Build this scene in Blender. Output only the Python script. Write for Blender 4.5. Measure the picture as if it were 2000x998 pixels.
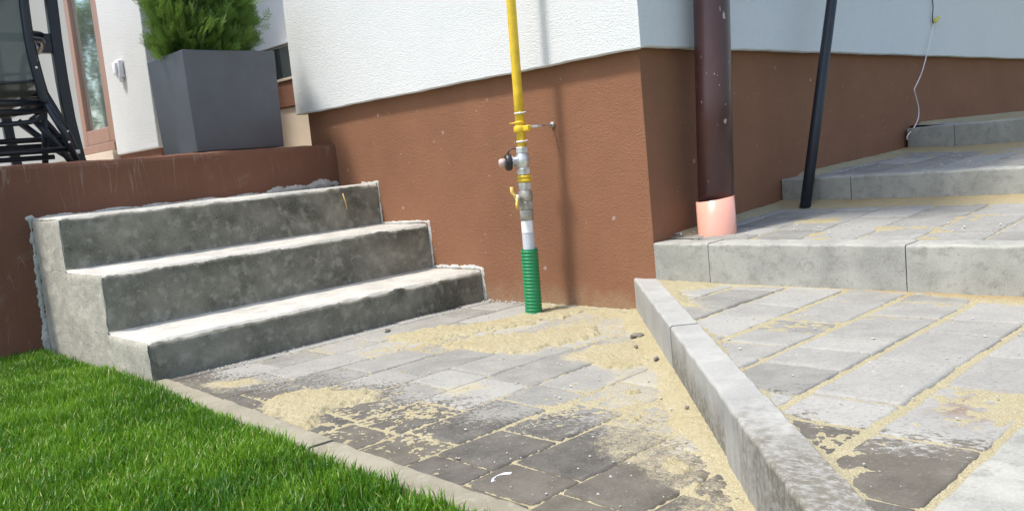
import bpy, bmesh, math, random
import numpy as np
from mathutils import Vector, Matrix

for o in list(bpy.data.objects): bpy.data.objects.remove(o)
rng = np.random.default_rng(7); random.seed(7)
S = bpy.context.scene
COL = S.collection

# ------------------------------------------------------------------ camera
cam = bpy.data.cameras.new('camera'); cam_o = bpy.data.objects.new('camera', cam); COL.objects.link(cam_o)
def look(yaw, pitch, roll):
    y, p, r = map(math.radians, (yaw, pitch, roll))
    f = Vector((math.cos(y)*math.cos(p), math.sin(y)*math.cos(p), -math.sin(p)))
    rt = Vector((math.sin(y), -math.cos(y), 0)); dn = f.cross(rt)
    r2 = rt*math.cos(r)+dn*math.sin(r); d2 = dn*math.cos(r)-rt*math.sin(r)
    return Matrix((r2, -d2, -f)).transposed()
cam_o.matrix_world = Matrix.Translation((-2.0523, -1.5344, .503)) @ look(46.189, 6.4773, 5.4997).to_4x4()
cam.sensor_width = 36; cam.lens = 36*1687.9/2000
cam.clip_start = .02; cam.clip_end = 600
S.camera = cam_o
# ------------------------------------------------------------------ light
SUN = Vector((-.125, .047, .285)).normalized()
el = math.asin(SUN.z)
w = bpy.data.worlds.new('World'); S.world = w; w.use_nodes = True
nt = w.node_tree; sky = nt.nodes.new('ShaderNodeTexSky'); sky.sky_type = 'NISHITA'; sky.sun_disc = False
sky.sun_elevation = el; sky.sun_rotation = math.atan2(SUN.x, SUN.y); sky.air_density = 1.2; sky.dust_density = 2.5; sky.ozone_density = 1.0
nt.links.new(sky.outputs[0], nt.nodes['Background'].inputs[0]); nt.nodes['Background'].inputs[1].default_value = .15
sl = bpy.data.lights.new('sun', 'SUN'); sl.energy = 2.6; sl.angle = math.radians(6.0); sl.color = (1, .955, .88)
so = bpy.data.objects.new('sun', sl); COL.objects.link(so); so.rotation_euler = SUN.to_track_quat('Z', 'Y').to_euler(); so.location = (-5, 3, 10)
S.view_settings.view_transform = 'Standard'; S.view_settings.look = 'None'; S.view_settings.gamma = 1
S.view_settings.exposure = .84
S.render.resolution_x = 1024; S.render.resolution_y = 510

# ------------------------------------------------------------------ helpers
def link(name, verts, faces, mats=(), parent=None, smooth=False, mi=None, attrs=None):
    me = bpy.data.meshes.new(name)
    me.from_pydata([tuple(v) for v in verts], [], [tuple(f) for f in faces]) if not isinstance(verts, np.ndarray) else fast(me, verts, faces)
    if not isinstance(mats, (list, tuple)): mats = (mats,)
    for m in mats: me.materials.append(m)
    if mi is not None: me.polygons.foreach_set('material_index', np.asarray(mi, dtype=np.int32))
    me.polygons.foreach_set('use_smooth', np.full(len(me.polygons), bool(smooth)))
    for k, a in (attrs or {}).items():
        at = me.attributes.new(k, 'FLOAT', 'POINT'); at.data.foreach_set('value', np.asarray(a, dtype=np.float32))
    me.update()
    o = bpy.data.objects.new(name, me); COL.objects.link(o)
    if parent: o.parent = parent
    return o
def fast(me, v, f):
    v = np.asarray(v, dtype=np.float32); f = np.asarray(f, dtype=np.int32)
    me.vertices.add(len(v)); me.vertices.foreach_set('co', v.ravel())
    n = f.shape[1]; me.loops.add(f.size); me.loops.foreach_set('vertex_index', f.ravel())
    me.polygons.add(len(f)); me.polygons.foreach_set('loop_start', np.arange(0, f.size, n, dtype=np.int32))
    me.polygons.foreach_set('loop_total', np.full(len(f), n, dtype=np.int32)); me.update(calc_edges=True)
def tag(o, label=None, cat=None, group=None, kind=None):
    if label: o['label'] = label
    if cat: o['category'] = cat
    if group: o['group'] = group
    if kind: o['kind'] = kind
    return o
def empty(name, loc=(0, 0, 0)):
    o = bpy.data.objects.new(name, None); o.location = loc; o.empty_display_size = .1; COL.objects.link(o)
    return o
def put(o, parent):          # world-space mesh becomes a child of an empty that only carries a location
    o.parent = parent; o.matrix_parent_inverse = Matrix.Translation(-Vector(parent.location)); return o

class MB:
    def __init__(s): s.v = []; s.f = []
    def add(s, v, f):
        n = len(s.v); s.v += [tuple(x) for x in v]; s.f += [tuple(i+n for i in q) for q in f]
    def box(s, a, b, M=None):
        x0, y0, z0 = a; x1, y1, z1 = b
        v = [Vector(p) for p in ((x0,y0,z0),(x1,y0,z0),(x1,y1,z0),(x0,y1,z0),(x0,y0,z1),(x1,y0,z1),(x1,y1,z1),(x0,y1,z1))]
        if M: v = [M@p for p in v]
        s.add(v, [(0,3,2,1),(4,5,6,7),(0,1,5,4),(1,2,6,5),(2,3,7,6),(3,0,4,7)])
    def tube(s, pts, r, seg=16, cap=True, flat=1.0):
        pts = [Vector(p) for p in pts]; n = len(pts)
        R = r if isinstance(r, (list, tuple)) else [r]*n
        up = Vector((0, 0, 1)); d = (pts[1]-pts[0]).normalized()
        a = d.orthogonal().normalized() if abs(d.z) > .9 else d.cross(up).normalized()
        v = []; prev = a
        for i, p in enumerate(pts):
            if i == 0: t = pts[1]-pts[0]
            elif i == n-1: t = pts[-1]-pts[-2]
            else: t = (pts[i+1]-pts[i]).normalized()+(pts[i]-pts[i-1]).normalized()
            if t.length < 1e-9: t = d.copy()
            t.normalize(); prev = (prev-t*prev.dot(t)).normalized(); b = t.cross(prev)
            for k in range(seg):
                an = 2*math.pi*k/seg
                v.append(p+prev*(math.cos(an)*R[i])+b*(math.sin(an)*R[i]*flat))
        f = []
        for i in range(n-1):
            for k in range(seg):
                k2 = (k+1) % seg; f.append((i*seg+k, i*seg+k2, (i+1)*seg+k2, (i+1)*seg+k))
        if cap: f.append(tuple(reversed(range(seg)))); f.append(tuple((n-1)*seg+k for k in range(seg)))
        s.add(v, f)
    def lathe(s, prof, o, ax=(0, 0, 1), seg=32):
        ax = Vector(ax).normalized(); a = ax.orthogonal().normalized(); b = ax.cross(a); o = Vector(o)
        v = []; n = len(prof)
        for r, h in prof:
            for k in range(seg):
                t = 2*math.pi*k/seg; v.append(o+ax*h+a*(r*math.cos(t))+b*(r*math.sin(t)))
        f = [(i*seg+k, i*seg+(k+1) % seg, (i+1)*seg+(k+1) % seg, (i+1)*seg+k) for i in range(n-1) for k in range(seg)]
        s.add(v, f)
    def build(s, name, mat, parent=None, smooth=False, bevel=0, seg=2, auto=None):
        o = link(name, s.v, s.f, mat, None, smooth)
        if parent: put(o, parent)
        if bevel:
            m = o.modifiers.new('bevel', 'BEVEL'); m.width = bevel; m.segments = seg; m.limit_method = 'ANGLE'; m.angle_limit = math.radians(40)
        return o

# numpy value noise -------------------------------------------------
def vnoise(x, y, seed=0):
    xi = np.floor(x).astype(np.int64); yi = np.floor(y).astype(np.int64); fx = x-xi; fy = y-yi
    fx = fx*fx*(3-2*fx); fy = fy*fy*(3-2*fy)
    def h(a, b):
        n = (a*374761393+b*668265263+seed*1274126177) & 0x7fffffff
        n = ((n ^ (n >> 13))*1274126177) & 0x7fffffff
        return ((n ^ (n >> 16)) & 0xffff)/65535.0
    return (h(xi, yi)*(1-fx)+h(xi+1, yi)*fx)*(1-fy)+(h(xi, yi+1)*(1-fx)+h(xi+1, yi+1)*fx)*fy
def fbm(x, y, sc, octv=4, seed=0, gain=.55):
    s = 0; a = 1; t = 0
    for i in range(octv):
        s = s+a*vnoise(x*sc+17.3*i, y*sc-9.1*i, seed+i); t += a; a *= gain; sc *= 2.03
    return s/t
def sstep(a, b, x):
    t = np.clip((x-a)/(b-a), 0, 1); return t*t*(3-2*t)
def sdpoly(x, y, P):       # signed distance, positive inside
    d = np.full(x.shape, 1e9); ins = np.zeros(x.shape, bool); n = len(P)
    for i in range(n):
        ax, ay = P[i]; bx, by = P[(i+1) % n]; ex, ey = bx-ax, by-ay
        t = np.clip(((x-ax)*ex+(y-ay)*ey)/(ex*ex+ey*ey+1e-12), 0, 1)
        d = np.minimum(d, np.hypot(x-ax-t*ex, y-ay-t*ey))
        c = ((ay > y) != (by > y)) & (x < (bx-ax)*(y-ay)/(by-ay+1e-12)+ax); ins ^= c
    return np.where(ins, d, -d)
def grid(name, x0, x1, y0, y1, step, zf, mask, mat, smooth=True, attrs=None):
    nx = int((x1-x0)/step)+1; ny = int((y1-y0)/step)+1
    X, Y = np.meshgrid(np.linspace(x0, x1, nx), np.linspace(y0, y1, ny))
    Z, A = zf(X, Y); K = mask(X, Y)
    idx = np.arange(nx*ny).reshape(ny, nx)
    q = np.stack([idx[:-1, :-1], idx[:-1, 1:], idx[1:, 1:], idx[1:, :-1]], -1).reshape(-1, 4)
    q = q[K.ravel()[q].all(1)]
    used = np.unique(q); mp = np.zeros(nx*ny, np.int64); mp[used] = np.arange(len(used))
    V = np.stack([X.ravel(), Y.ravel(), Z.ravel()], 1)[used]
    return link(name, V, mp[q], mat, None, smooth, attrs={k: a.ravel()[used] for k, a in A.items()})

# materials ---------------------------------------------------------
class Mat:
    def __init__(s, name, rough=.8, spec=.5):
        s.m = bpy.data.materials.new(name); s.m.use_nodes = True; s.t = s.m.node_tree
        s.b = s.t.nodes['Principled BSDF']; s.b.inputs['Roughness'].default_value = rough
        s.b.inputs['Specular IOR Level'].default_value = spec
        s.co = s.t.nodes.new('ShaderNodeTexCoord').outputs['Object']
    def N(s, typ, **k):
        n = s.t.nodes.new(typ)
        for a, b in k.items(): setattr(n, a, b)
        return n
    def L(s, a, b): s.t.links.new(a, b)
    def vec(s, scale):
        n = s.N('ShaderNodeMapping'); n.inputs['Scale'].default_value = scale; s.L(s.co, n.inputs[0]); return n.outputs[0]
    def noise(s, sc, det=4, rough=.55, vec=None, dist=0):
        n = s.N('ShaderNodeTexNoise'); n.inputs['Scale'].default_value = sc; n.inputs['Detail'].default_value = det
        n.inputs['Roughness'].default_value = rough; n.inputs['Distortion'].default_value = dist; s.L(vec or s.co, n.inputs['Vector']); return n.outputs['Fac']
    def voro(s, sc, vec=None, feat='F1'):
        n = s.N('ShaderNodeTexVoronoi'); n.inputs['Scale'].default_value = sc; n.feature = feat; s.L(vec or s.co, n.inputs['Vector']); return n.outputs['Distance']
    def ramp(s, f, a, b, ca=(0, 0, 0), cb=(1, 1, 1)):
        n = s.N('ShaderNodeValToRGB'); e = n.color_ramp.elements
        e[0].position = a; e[1].position = b; e[0].color = (*ca, 1); e[1].color = (*cb, 1); s.L(f, n.inputs[0]); return n.outputs[0]
    def mix(s, f, a, b, mode='MIX'):
        n = s.N('ShaderNodeMix', data_type='RGBA', blend_type=mode)
        for i, v in ((6, a), (7, b)):
            if isinstance(v, tuple): n.inputs[i].default_value = (*v, 1)
            else: s.L(v, n.inputs[i])
        if isinstance(f, (int, float)): n.inputs[0].default_value = f
        else: s.L(f, n.inputs[0])
        return n.outputs[2]
    def math(s, op, a, b=None, clamp=False):
        n = s.N('ShaderNodeMath', operation=op); n.use_clamp = clamp
        for i, v in ((0, a), (1, b)):
            if v is None: continue
            if isinstance(v, (int, float)): n.inputs[i].default_value = v
            else: s.L(v, n.inputs[i])
        return n.outputs[0]
    def attr(s, name):
        n = s.N('ShaderNodeAttribute'); n.attribute_name = name; return n.outputs['Fac']
    def color(s, c):
        if isinstance(c, tuple): s.b.inputs['Base Color'].default_value = (*c, 1)
        else: s.L(c, s.b.inputs['Base Color'])
        return s
    def bump(s, h, dist=.002, strength=.5, prev=None):
        n = s.N('ShaderNodeBump'); n.inputs['Distance'].default_value = dist; n.inputs['Strength'].default_value = strength
        s.L(h, n.inputs['Height'])
        if prev: s.L(prev, n.inputs['Normal'])
        s.L(n.outputs[0], s.b.inputs['Normal']); return n.outputs[0]
def scale_col(c, k): return tuple(min(1, x*k) for x in c)
def plain(name, c, rough=.5, metal=0, var=.12, nsc=25, bump=0):
    m = Mat(name, rough); m.b.inputs['Metallic'].default_value = metal
    n = m.noise(nsc, 5)
    m.color(m.mix(m.ramp(n, .3, .7), scale_col(c, 1-var), scale_col(c, 1+var)))
    if bump: m.bump(m.noise(nsc*12, 3), .001, bump)
    return m.m

def stucco(name, c, c2, grain=1.0, splat=None, streak=None):
    m = Mat(name, .92, .2)
    big = m.noise(2.6, 6, .7); fine = m.noise(60, 3)
    col = m.mix(m.ramp(big, .35, .7), c, c2)
    col = m.mix(m.math('MULTIPLY', m.ramp(fine, .35, .65), .35), col, scale_col(c2, 1.12))
    if streak:   # lime run marks left by water
        v = m.vec((9, 9, .9)); s1 = m.noise(2.2, 3, .5, v, .6)
        ln = m.ramp(m.math('ABSOLUTE', m.math('SUBTRACT', s1, .5)), .0, .010, (1, 1, 1), (0, 0, 0))
        gate = m.ramp(m.noise(4.0, 3), .45, .6)
        col = m.mix(m.math('MULTIPLY', m.math('MULTIPLY', ln, gate), .45), col, streak)
        smear = m.ramp(m.noise(7, 6, .7), .60, .72)
        col = m.mix(m.math('MULTIPLY', smear, .22), col, streak)
    if splat:
        sp = m.ramp(m.math('ADD', m.voro(9.0), m.math('MULTIPLY', m.noise(140, 3, .7), .10)), .10, .125, (1, 1, 1), (0, 0, 0))
        gate = m.ramp(m.noise(3.0, 2), .44, .48)
        sp2 = m.ramp(m.voro(23.0), .055, .085, (1, 1, 1), (0, 0, 0))
        gate2 = m.ramp(m.noise(5.0, 2, vec=m.vec((1, 1.3, .8))), .50, .54)
        both = m.math('MAXIMUM', m.math('MULTIPLY', sp, gate), m.math('MULTIPLY', sp2, gate2))
        col = m.mix(m.math('MULTIPLY', both, .5), col, splat)
    if splat:
        sx = m.N('ShaderNodeSeparateXYZ'); m.L(m.co, sx.inputs[0])
        low_ = m.ramp(m.math('ADD', sx.outputs[2], m.math('MULTIPLY', m.noise(18, 4, .7), .16)), .07, .16, (1, 1, 1), (0, 0, 0))
        col = m.mix(m.math('MULTIPLY', low_, .4), col, (.40, .33, .21))
    m.color(col)
    h = m.math('ADD', m.noise(230*grain, 3, .65, None, .8), m.math('MULTIPLY', m.voro(190*grain), .45))
    p = m.bump(m.noise(9, 3), .006, .25); m.bump(h, .0036, .75, p)
    return m.m

M_brown = stucco('brown_render', (.285, .137, .077), (.225, .108, .061), 1, splat=(.5, .42, .38))
M_brown_ret = stucco('red_brown_render', (.215, .103, .066), (.160, .076, .050), 1.3, streak=(.42, .33, .29))
M_white = stucco('white_render', (.72, .73, .72), (.68, .695, .69), 1)
M_whiteR = M_white
def concrete(name, c, c2, c3=None, mott=6, bump=.6, hole=True, dist=.004):
    m = Mat(name, .9, .3)
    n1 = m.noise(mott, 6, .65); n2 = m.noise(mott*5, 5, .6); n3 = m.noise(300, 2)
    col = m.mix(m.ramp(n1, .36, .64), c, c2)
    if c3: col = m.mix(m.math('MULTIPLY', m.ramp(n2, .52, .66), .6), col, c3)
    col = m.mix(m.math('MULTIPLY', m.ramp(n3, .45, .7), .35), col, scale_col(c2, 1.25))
    if hole:
        hv = m.ramp(m.voro(46), .07, .12, (1, 1, 1), (0, 0, 0)); g = m.ramp(m.noise(13, 2), .5, .58)
        hh = m.math('MULTIPLY', hv, g); col = m.mix(m.math('MULTIPLY', hh, .6), col, scale_col(c, .45))
    m.color(col)
    h = m.math('ADD', m.noise(38, 8, .7), m.math('MULTIPLY', m.noise(210, 3), .4))
    if hole: h = m.math('SUBTRACT', h, m.math('MULTIPLY', hh, .6))
    m.bump(h, dist, bump); return m.m
M_riser = concrete('dark_riser_concrete', (.080, .080, .062), (.250, .240, .195), (.34, .33, .275), 6, .9)  # darker, more olive concrete for the riser faces only
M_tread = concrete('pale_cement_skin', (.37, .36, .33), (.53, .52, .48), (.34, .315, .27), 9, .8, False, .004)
M_side = concrete('rough_concrete', (.37, .35, .30), (.50, .475, .41), (.30, .29, .25), 9, .9)
M_mortar = concrete('mortar', (.40, .39, .36), (.58, .57, .53), None, 30, 1, False, .006)
M_kerb = concrete('kerb_concrete', (.26, .26, .232), (.37, .365, .325), (.20, .195, .17), 8, .5, True, .002)
def kerb_stained(name, lo, hi, axis):
    m = Mat(name, .9, .3)
    n1 = m.noise(8, 6, .6); n3 = m.noise(260, 2)
    col = m.mix(m.ramp(n1, .36, .64), (.29, .29, .27), (.385, .38, .355))
    col = m.mix(m.math('MULTIPLY', m.ramp(n3, .45, .7), .3), col, (.44, .44, .425))
    sep = m.N('ShaderNodeSeparateXYZ'); m.L(m.co, sep.inputs[0])
    p = m.math('ADD', sep.outputs[axis], m.math('MULTIPLY', m.math('SUBTRACT', m.noise(22, 5, .7, m.vec((1, 1, .4))), .5), .55))
    sp = m.N('ShaderNodeMapRange'); sp.inputs['From Min'].default_value = lo; sp.inputs['From Max'].default_value = hi; m.L(p, sp.inputs['Value'])
    n5 = m.ramp(m.noise(75, 5, .8, m.vec((1.3, .8, 1))), .40, .54)
    k = m.math('MULTIPLY', sp.outputs[0], m.math('ADD', m.math('MULTIPLY', n5, .65), .35))
    col = m.mix(m.math('MULTIPLY', k, .92), col, (.145, .132, .102))
    m.color(col); m.bump(m.math('ADD', m.noise(50, 6, .7), m.math('MULTIPLY', m.noise(240, 2), .4)), .002, .4); return m.m
M_kerb_diag = kerb_stained('stained_kerb_concrete', -.93, -1.15, 0)
M_kerb_mid = kerb_stained('sandy_kerb_concrete', 0, 1, 0)
for _n in M_kerb_mid.node_tree.nodes:
    if _n.type == 'MAP_RANGE': _n.inputs['From Min'].default_value = .36; _n.inputs['From Max'].default_value = .10; _mr = _n
_sp = [q for q in M_kerb_mid.node_tree.nodes if q.type == 'SEPXYZ'][0]
_ad = M_kerb_mid.node_tree.nodes.new('ShaderNodeMath'); _ad.operation = 'MULTIPLY_ADD'; _ad.inputs[1].default_value = 4.0; _ad.inputs[2].default_value = 0
M_kerb_mid.node_tree.links.new(_sp.outputs[2], _ad.inputs[0])
M_kerb_mid.node_tree.links.new(_ad.outputs[0], [l.to_socket for l in M_kerb_mid.node_tree.links if l.from_node == _sp and l.to_node != _ad][0])
M_edge = concrete('old_edging_concrete', (.215, .195, .145), (.285, .262, .20), (.32, .30, .245), 9, .5, False, .002)

def paver_mat():
    m = Mat('concrete_pavers', .88, .3)
    tone = m.attr('tone'); dust = m.attr('dust'); gap = m.attr('gap'); warm = m.attr('warm')
    n = m.noise(14, 6, .65); n2 = m.noise(240, 2); n3 = m.noise(95, 5, .75, m.vec((1.5, .8, 1)))
    dark = m.mix(m.ramp(n, .35, .65), (.065, .062, .057), (.120, .113, .100))
    dark = m.mix(m.math('MULTIPLY', m.ramp(n2, .55, .72), .4), dark, (.26, .25, .23))
    dark = m.mix(m.math('MULTIPLY', tone, .7), dark, m.mix(m.ramp(n, .35, .65), (.120, .103, .075), (.165, .146, .112)))
    light = m.mix(tone, (.190, .186, .168), (.35, .344, .318))
    light = m.mix(m.math('MULTIPLY', m.ramp(n, .4, .7), .35), light, (.42, .405, .36))
    light = m.mix(m.math('MULTIPLY', m.ramp(m.noise(140, 4, .75), .50, .68), .45), light, (.12, .12, .115))
    d = m.math('ADD', dust, m.math('MULTIPLY', m.math('SUBTRACT', n3, .5), 1.9))
    dm = m.ramp(d, .42, .60)
    col = m.mix(dm, dark, light)
    wn = m.math('MULTIPLY', warm, m.ramp(m.noise(22, 4, .6), .42, .62))
    col = m.mix(m.math('MULTIPLY', wn, .75), col, (.20, .135, .09))
    sy = m.math('ADD', m.math('MULTIPLY', m.attr('sandy'), .8), m.math('ADD', m.math('MULTIPLY', m.math('SUBTRACT', m.noise(48, 5, .8), .5), 1.0), m.math('MULTIPLY', m.math('SUBTRACT', m.noise(330, 3, .8), .5), 1.0)))
    col = m.mix(m.math('MULTIPLY', m.ramp(sy, .34, .66), .80), col, m.mix(m.ramp(m.noise(500, 2), .4, .6), (.33, .285, .185), (.47, .425, .29)))
    col = m.mix(gap, col, (.07, .062, .05))
    m.color(col)
    m.bump(m.math('ADD', m.noise(110, 4, .7), m.math('MULTIPLY', m.noise(420, 2), .5)), .0016, .55)
    return m.m
M_pave = paver_mat()
def sand_mat():
    m = Mat('yellow_sand', .95, .15)
    n = m.noise(9, 4); n2 = m.noise(420, 3, .7); n3 = m.voro(260)
    col = m.mix(m.ramp(n, .35, .65), (.47, .43, .285), (.55, .51, .36))
    col = m.mix(m.ramp(n2, .42, .72), (.34, .295, .18), col)
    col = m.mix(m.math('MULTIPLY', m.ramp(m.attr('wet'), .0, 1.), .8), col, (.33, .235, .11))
    m.color(col); m.bump(m.math('ADD', n2, m.math('MULTIPLY', n3, .7)), .003, .8); return m.m
M_sand = sand_mat()

# ------------------------------------------------------------------ ground
def soil_mat():
    m = Mat('lawn_soil', .95, .1); m.color(m.mix(m.ramp(m.noise(30, 5), .35, .65), (.030, .045, .012), (.055, .085, .02)))
    m.bump(m.noise(60, 5), .01, 1); return m.m
M_soil = soil_mat()
g = MB(); g.add([(-80, -80, -.035), (80, -80, -.035), (80, 80, -.035), (-80, 80, -.035)], [(0, 1, 2, 3)])
tag(g.build('ground', M_soil), 'green lawn ground around the house', kind='structure')
def lawn_z(X, Y): return -.012+.012*fbm(X, Y, 5, 3, 3), {}
tag(grid('lawn', -3.6, -1.19, -3.2, 1.616, .05, lawn_z, lambda X, Y: (X < -1.20) | (Y > .8), M_soil), 'soil surface of the lawn left of the paving', kind='structure')
def bank_h(X): return np.interp(X, [-2.1, -1.35, 0, .75, 1.86, 8], [-.02, .075, .13, .25, .36, .44])
tag(grid('bank', -2.1, 8, -6, -1.30, .08, lambda X, Y: (bank_h(X)+.012*fbm(X, Y, 6, 3, 5)-.01, {}), lambda X, Y: X == X, M_soil), 'grassy bank rising beside the paved ramp', kind='structure')

# ------------------------------------------------------------------ pavers
P_S1 = [(-.10,.36),(-.02,.26),(.03,.13),(-.25,-.12),(-.491,-.35),(-.71,-.56),(-.898,-.74),(-1.3,-1.12),(-1.3,-1.0),(-1.16,-.86),(-1.122,-.85),(-1.047,-.771),(-1.007,-.672),(-.966,-.573),(-.90,-.56),(-.84,-.50),(-.72,-.38),(-.594,-.308),(-.359,-.102),(-.272,.005),(-.268,.183),(-.2,.25)]
P_S = [(P_S1, .0052, .022),
 ([(-.60,.56),(-.564,.60),(-.417,.593),(-.292,.44),(-.149,.425),(0.02,.42),(.02,.2),(-.222,.29),(-.336,.315),(-.436,.38),(-.503,.391),(-.575,.447)], .0055, .018),
 ([(-.553,.331),(-.433,.346),(-.36,.20),(-.25,.13),(-.20,.07),(-.303,-.012),(-.45,.03),(-.532,.001),(-.582,.063),(-.557,.198)], .0055, .018),
 ([(-.523,-.103),(-.363,-.102),(-.3,-.18),(-.42,-.30),(-.529,-.345),(-.551,-.243)], .005, .018),
 ([(-1.155,.261),(-1.076,.303),(-.994,.233),(-.960,.103),(-.99,.05),(-1.04,.075),(-1.098,.08),(-1.186,.015),(-1.205,.06),(-1.187,.125)], .0065, .016),
 ([(-1.116,.585),(-1.048,.53),(-1.05,.456),(-1.13,.489)], .003, .02),
 ([(-.866,-.046),(-.788,-.068),(-.807,-.117),(-.886,-.097)], .003, .02)]
P_U = [([(.02,.02),(.02,-.10),(-.0,-.24),(-.069,-.235),(-.141,-.183),(-.25,-.30),(-.342,-.40),(-.30,-.25),(-.1,-.02)], .006, .02),
       ([(.0,-.70),(.01,-1.2),(-.13,-1.2),(-.10,-.95)], .004, .04)]
def sandy_from(PP, X, Y):
    n = fbm(X, Y, 11, 4, 50)
    o = np.zeros(X.shape)
    for P, amp, wd in PP:
        o = np.maximum(o, (.60 if P is P_S1 else .8)*sstep(-.055, .02, sdpoly(X, Y, P)+.06*(n-.5)))
    return np.clip(o+.25*(n-.45), 0, 1)
DIAG = lambda x: .955*x+.085        # line of the diagonal kerb's lower face (y), top right edge about .09 lower
def pave_fn(rows, joints, gapw, z0, dustf, seed, warm=None, lens=(.12, .16, .24), sandy=None):
    rr = np.random.default_rng(seed); J = []
    for i in range(len(rows)-1):
        js = sorted(joints.get(i, [])); full = []
        x = -2.2+rr.random()*.1
        while x < 2.4:
            near = [j for j in js if abs(j-x) < .085]
            if near:
                x = near[0]; 
                if full and x-full[-1] < .07: full.pop()
                if not full or x-full[-1] > .02: full.append(x)
                js.remove(near[0])
            else: full.append(x)
            x += rr.choice(lens)
        J.append(np.array(full))
    ph = [rr.random(len(j)+1) for j in J]; pt = [rr.random(len(j)+1) for j in J]; px = [rr.normal(0, 1, (len(j)+1, 2)) for j in J]
    R = np.array(rows)
    def f(X, Y):
        wob = .0025
        Xw = X+wob*(fbm(X, Y, 22, 2, seed)-.5)*2; Yw = Y+wob*(fbm(X, Y, 22, 2, seed+9)-.5)*2
        ri = np.clip(np.searchsorted(R, Yw)-1, 0, len(R)-2)
        dy = np.minimum(Yw-R[ri], R[ri+1]-Yw); dx = np.full(X.shape, 9.); h = np.zeros(X.shape); tone = np.zeros(X.shape)
        for i in range(len(R)-1):
            m = ri == i
            if not m.any(): continue
            j = J[i]; xs = Xw[m]; k = np.clip(np.searchsorted(j, xs), 1, len(j)-1)
            dx[m] = np.minimum(xs-j[k-1], j[k]-xs)
            cx = (j[k]+j[k-1])/2; cy = (R[i]+R[i+1])/2
            h[m] = (ph[i][k]-.5)*.0030+px[i][k, 0]*.008*(xs-cx)+px[i][k, 1]*.008*(Yw[m]-cy); tone[m] = pt[i][k]
        gx, gy = gapw
        # rounded corners of each stone
        ex = dx-gx/2; ey = dy-gy/2; r = .008
        e = np.where((ex < r) & (ey < r), r-np.hypot(np.maximum(r-ex, 0), np.maximum(r-ey, 0)), np.minimum(ex, ey))
        bev = sstep(-.001, .0065, e); prof = (1-(1-np.clip((e+.001)/.008, 0, 1))**2)
        drop = -.012*(1-sstep(-.003, .0008, e))-.003*(1-prof)
        Z = z0(X, Y)+h*bev+drop+.0006*(fbm(X, Y, 60, 3, seed+4)-.5)
        A = dict(tone=np.clip(tone*.8+.2*fbm(X, Y, 9, 3, seed+2), 0, 1), dust=dustf(X, Y, tone), gap=1-sstep(-.0015, .001, e),
                 warm=warm(X, Y) if warm else np.zeros(X.shape), sandy=sandy(X, Y) if sandy else .25+0*X)
        return Z, A
    return f
def dust_low(X, Y, t):
    s = fbm(X*.8+Y*.5, Y*1.2, 9, 3, 31)
    b = sstep(-1.22, -.72, X+.20*(s-.5)+.05*(t-.5)+np.where(Y < -.3, -.10*sstep(-.3, -.6, Y), 0)+.09*sstep(.25, .5, Y))
    return np.clip(.12+.78*b+.30*(fbm(X+Y, Y, 34, 4, 12)-.5), 0, 1)
def dust_up(X, Y, t):
    s = fbm(X, Y, 10, 3, 37)
    b = sstep(-1.08, -.76, X+.16*(s-.5)+.10*(t-.5))
    return np.clip(.16+.80*b+.26*(fbm(X+Y, Y, 38, 4, 15)-.5), 0, 1)
rowsL = [-1.275, -1.122, -.968, -.815, -.663, -.508, -.356, -.204, -.052, .102, .256, .408, .562, .716, .87]
jL = {4: [-1.113], 5: [-.997, -.80], 6: [-1.10, -.86], 7: [-.752, -.95], 8: [-.86, -.643, -.43], 9: [-.968, -1.08, -.70], 10: [-.638, -.43], 11: [-.55, -.9]}
zero = lambda X, Y: .0*X
low = pave_fn(rowsL, jL, (.0035, .0045), lambda X, Y: .0*X+.0015*np.sin(7*X+5*Y), dust_low, 3, None, (.12, .16, .24), lambda X, Y: sandy_from(P_S, X, Y))
mL = lambda X, Y: (Y > DIAG(X)-.03) & (X < 0.004) & (X > -1.222-.03*np.clip(-Y, 0, 2)) & (Y < .80)
tag(grid('paving', -1.32, .004, -1.25, .80, .0036, low, mL, M_pave), 'grey concrete block paving between the steps and the sloping kerb', kind='structure')
rowsU = [-1.195, -1.047, -.897, -.738, -.585, -.43, -.28, -.13, .02]
jU = {0: [-.965, -.717, -.52], 1: [-.84, -.61, -.385], 2: [-.706, -.48, -.265], 3: [-.585, -.365, -.145], 4: [-.36, -.144]}
wx = lambda X, Y: sstep(.11, .02, np.hypot((X+.80)*.8, (Y+1.12)*1.6))
up = pave_fn(rowsU, jU, (.0045, .0135), lambda X, Y: .100+.0015*np.sin(5*X+9*Y), dust_up, 8, wx, (.12, .16, .24), lambda X, Y: np.maximum(.8*sandy_from(P_U, X, Y), .22*fbm(X, Y, 6, 3, 88)))
mU = lambda X, Y: (Y < DIAG(X)-.078) & (X < 0.0)
tag(grid('paving', -1.32, 0., -1.206, .02, .0036, up, mU, M_pave), 'pale block paving with wide sandy joints right of the sloping kerb', kind='structure')
zp2 = lambda X, Y: .209+.030*np.clip((X-.08)/.66, 0, 1)+.006*sstep(-.3, 0, Y)
p2 = pave_fn([-1.32+.153*i for i in range(10)], {}, (.004, .006), zp2, lambda X, Y, t: .8+0*X, 21)
tag(grid('paving', .075, .765, -1.3, -.001, .0055, p2, lambda X, Y: X == X, M_pave), 'block paving of the second level behind the drain pipe', kind='structure')
zp3 = lambda X, Y: .322+.030*np.clip((X-.85)/1.0, 0, 1)+.010*sstep(-.25, 0, Y)
p3 = pave_fn([-1.32+.153*i for i in range(10)], {}, (.004, .006), zp3, lambda X, Y, t: .8+0*X, 22)
tag(grid('paving', .84, 1.87, -1.3, -.001, .008, p3, lambda X, Y: X == X, M_pave), 'block paving of the third level', kind='structure')
zp4 = lambda X, Y: .452+.02*sstep(-.3, 0, Y)
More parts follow.
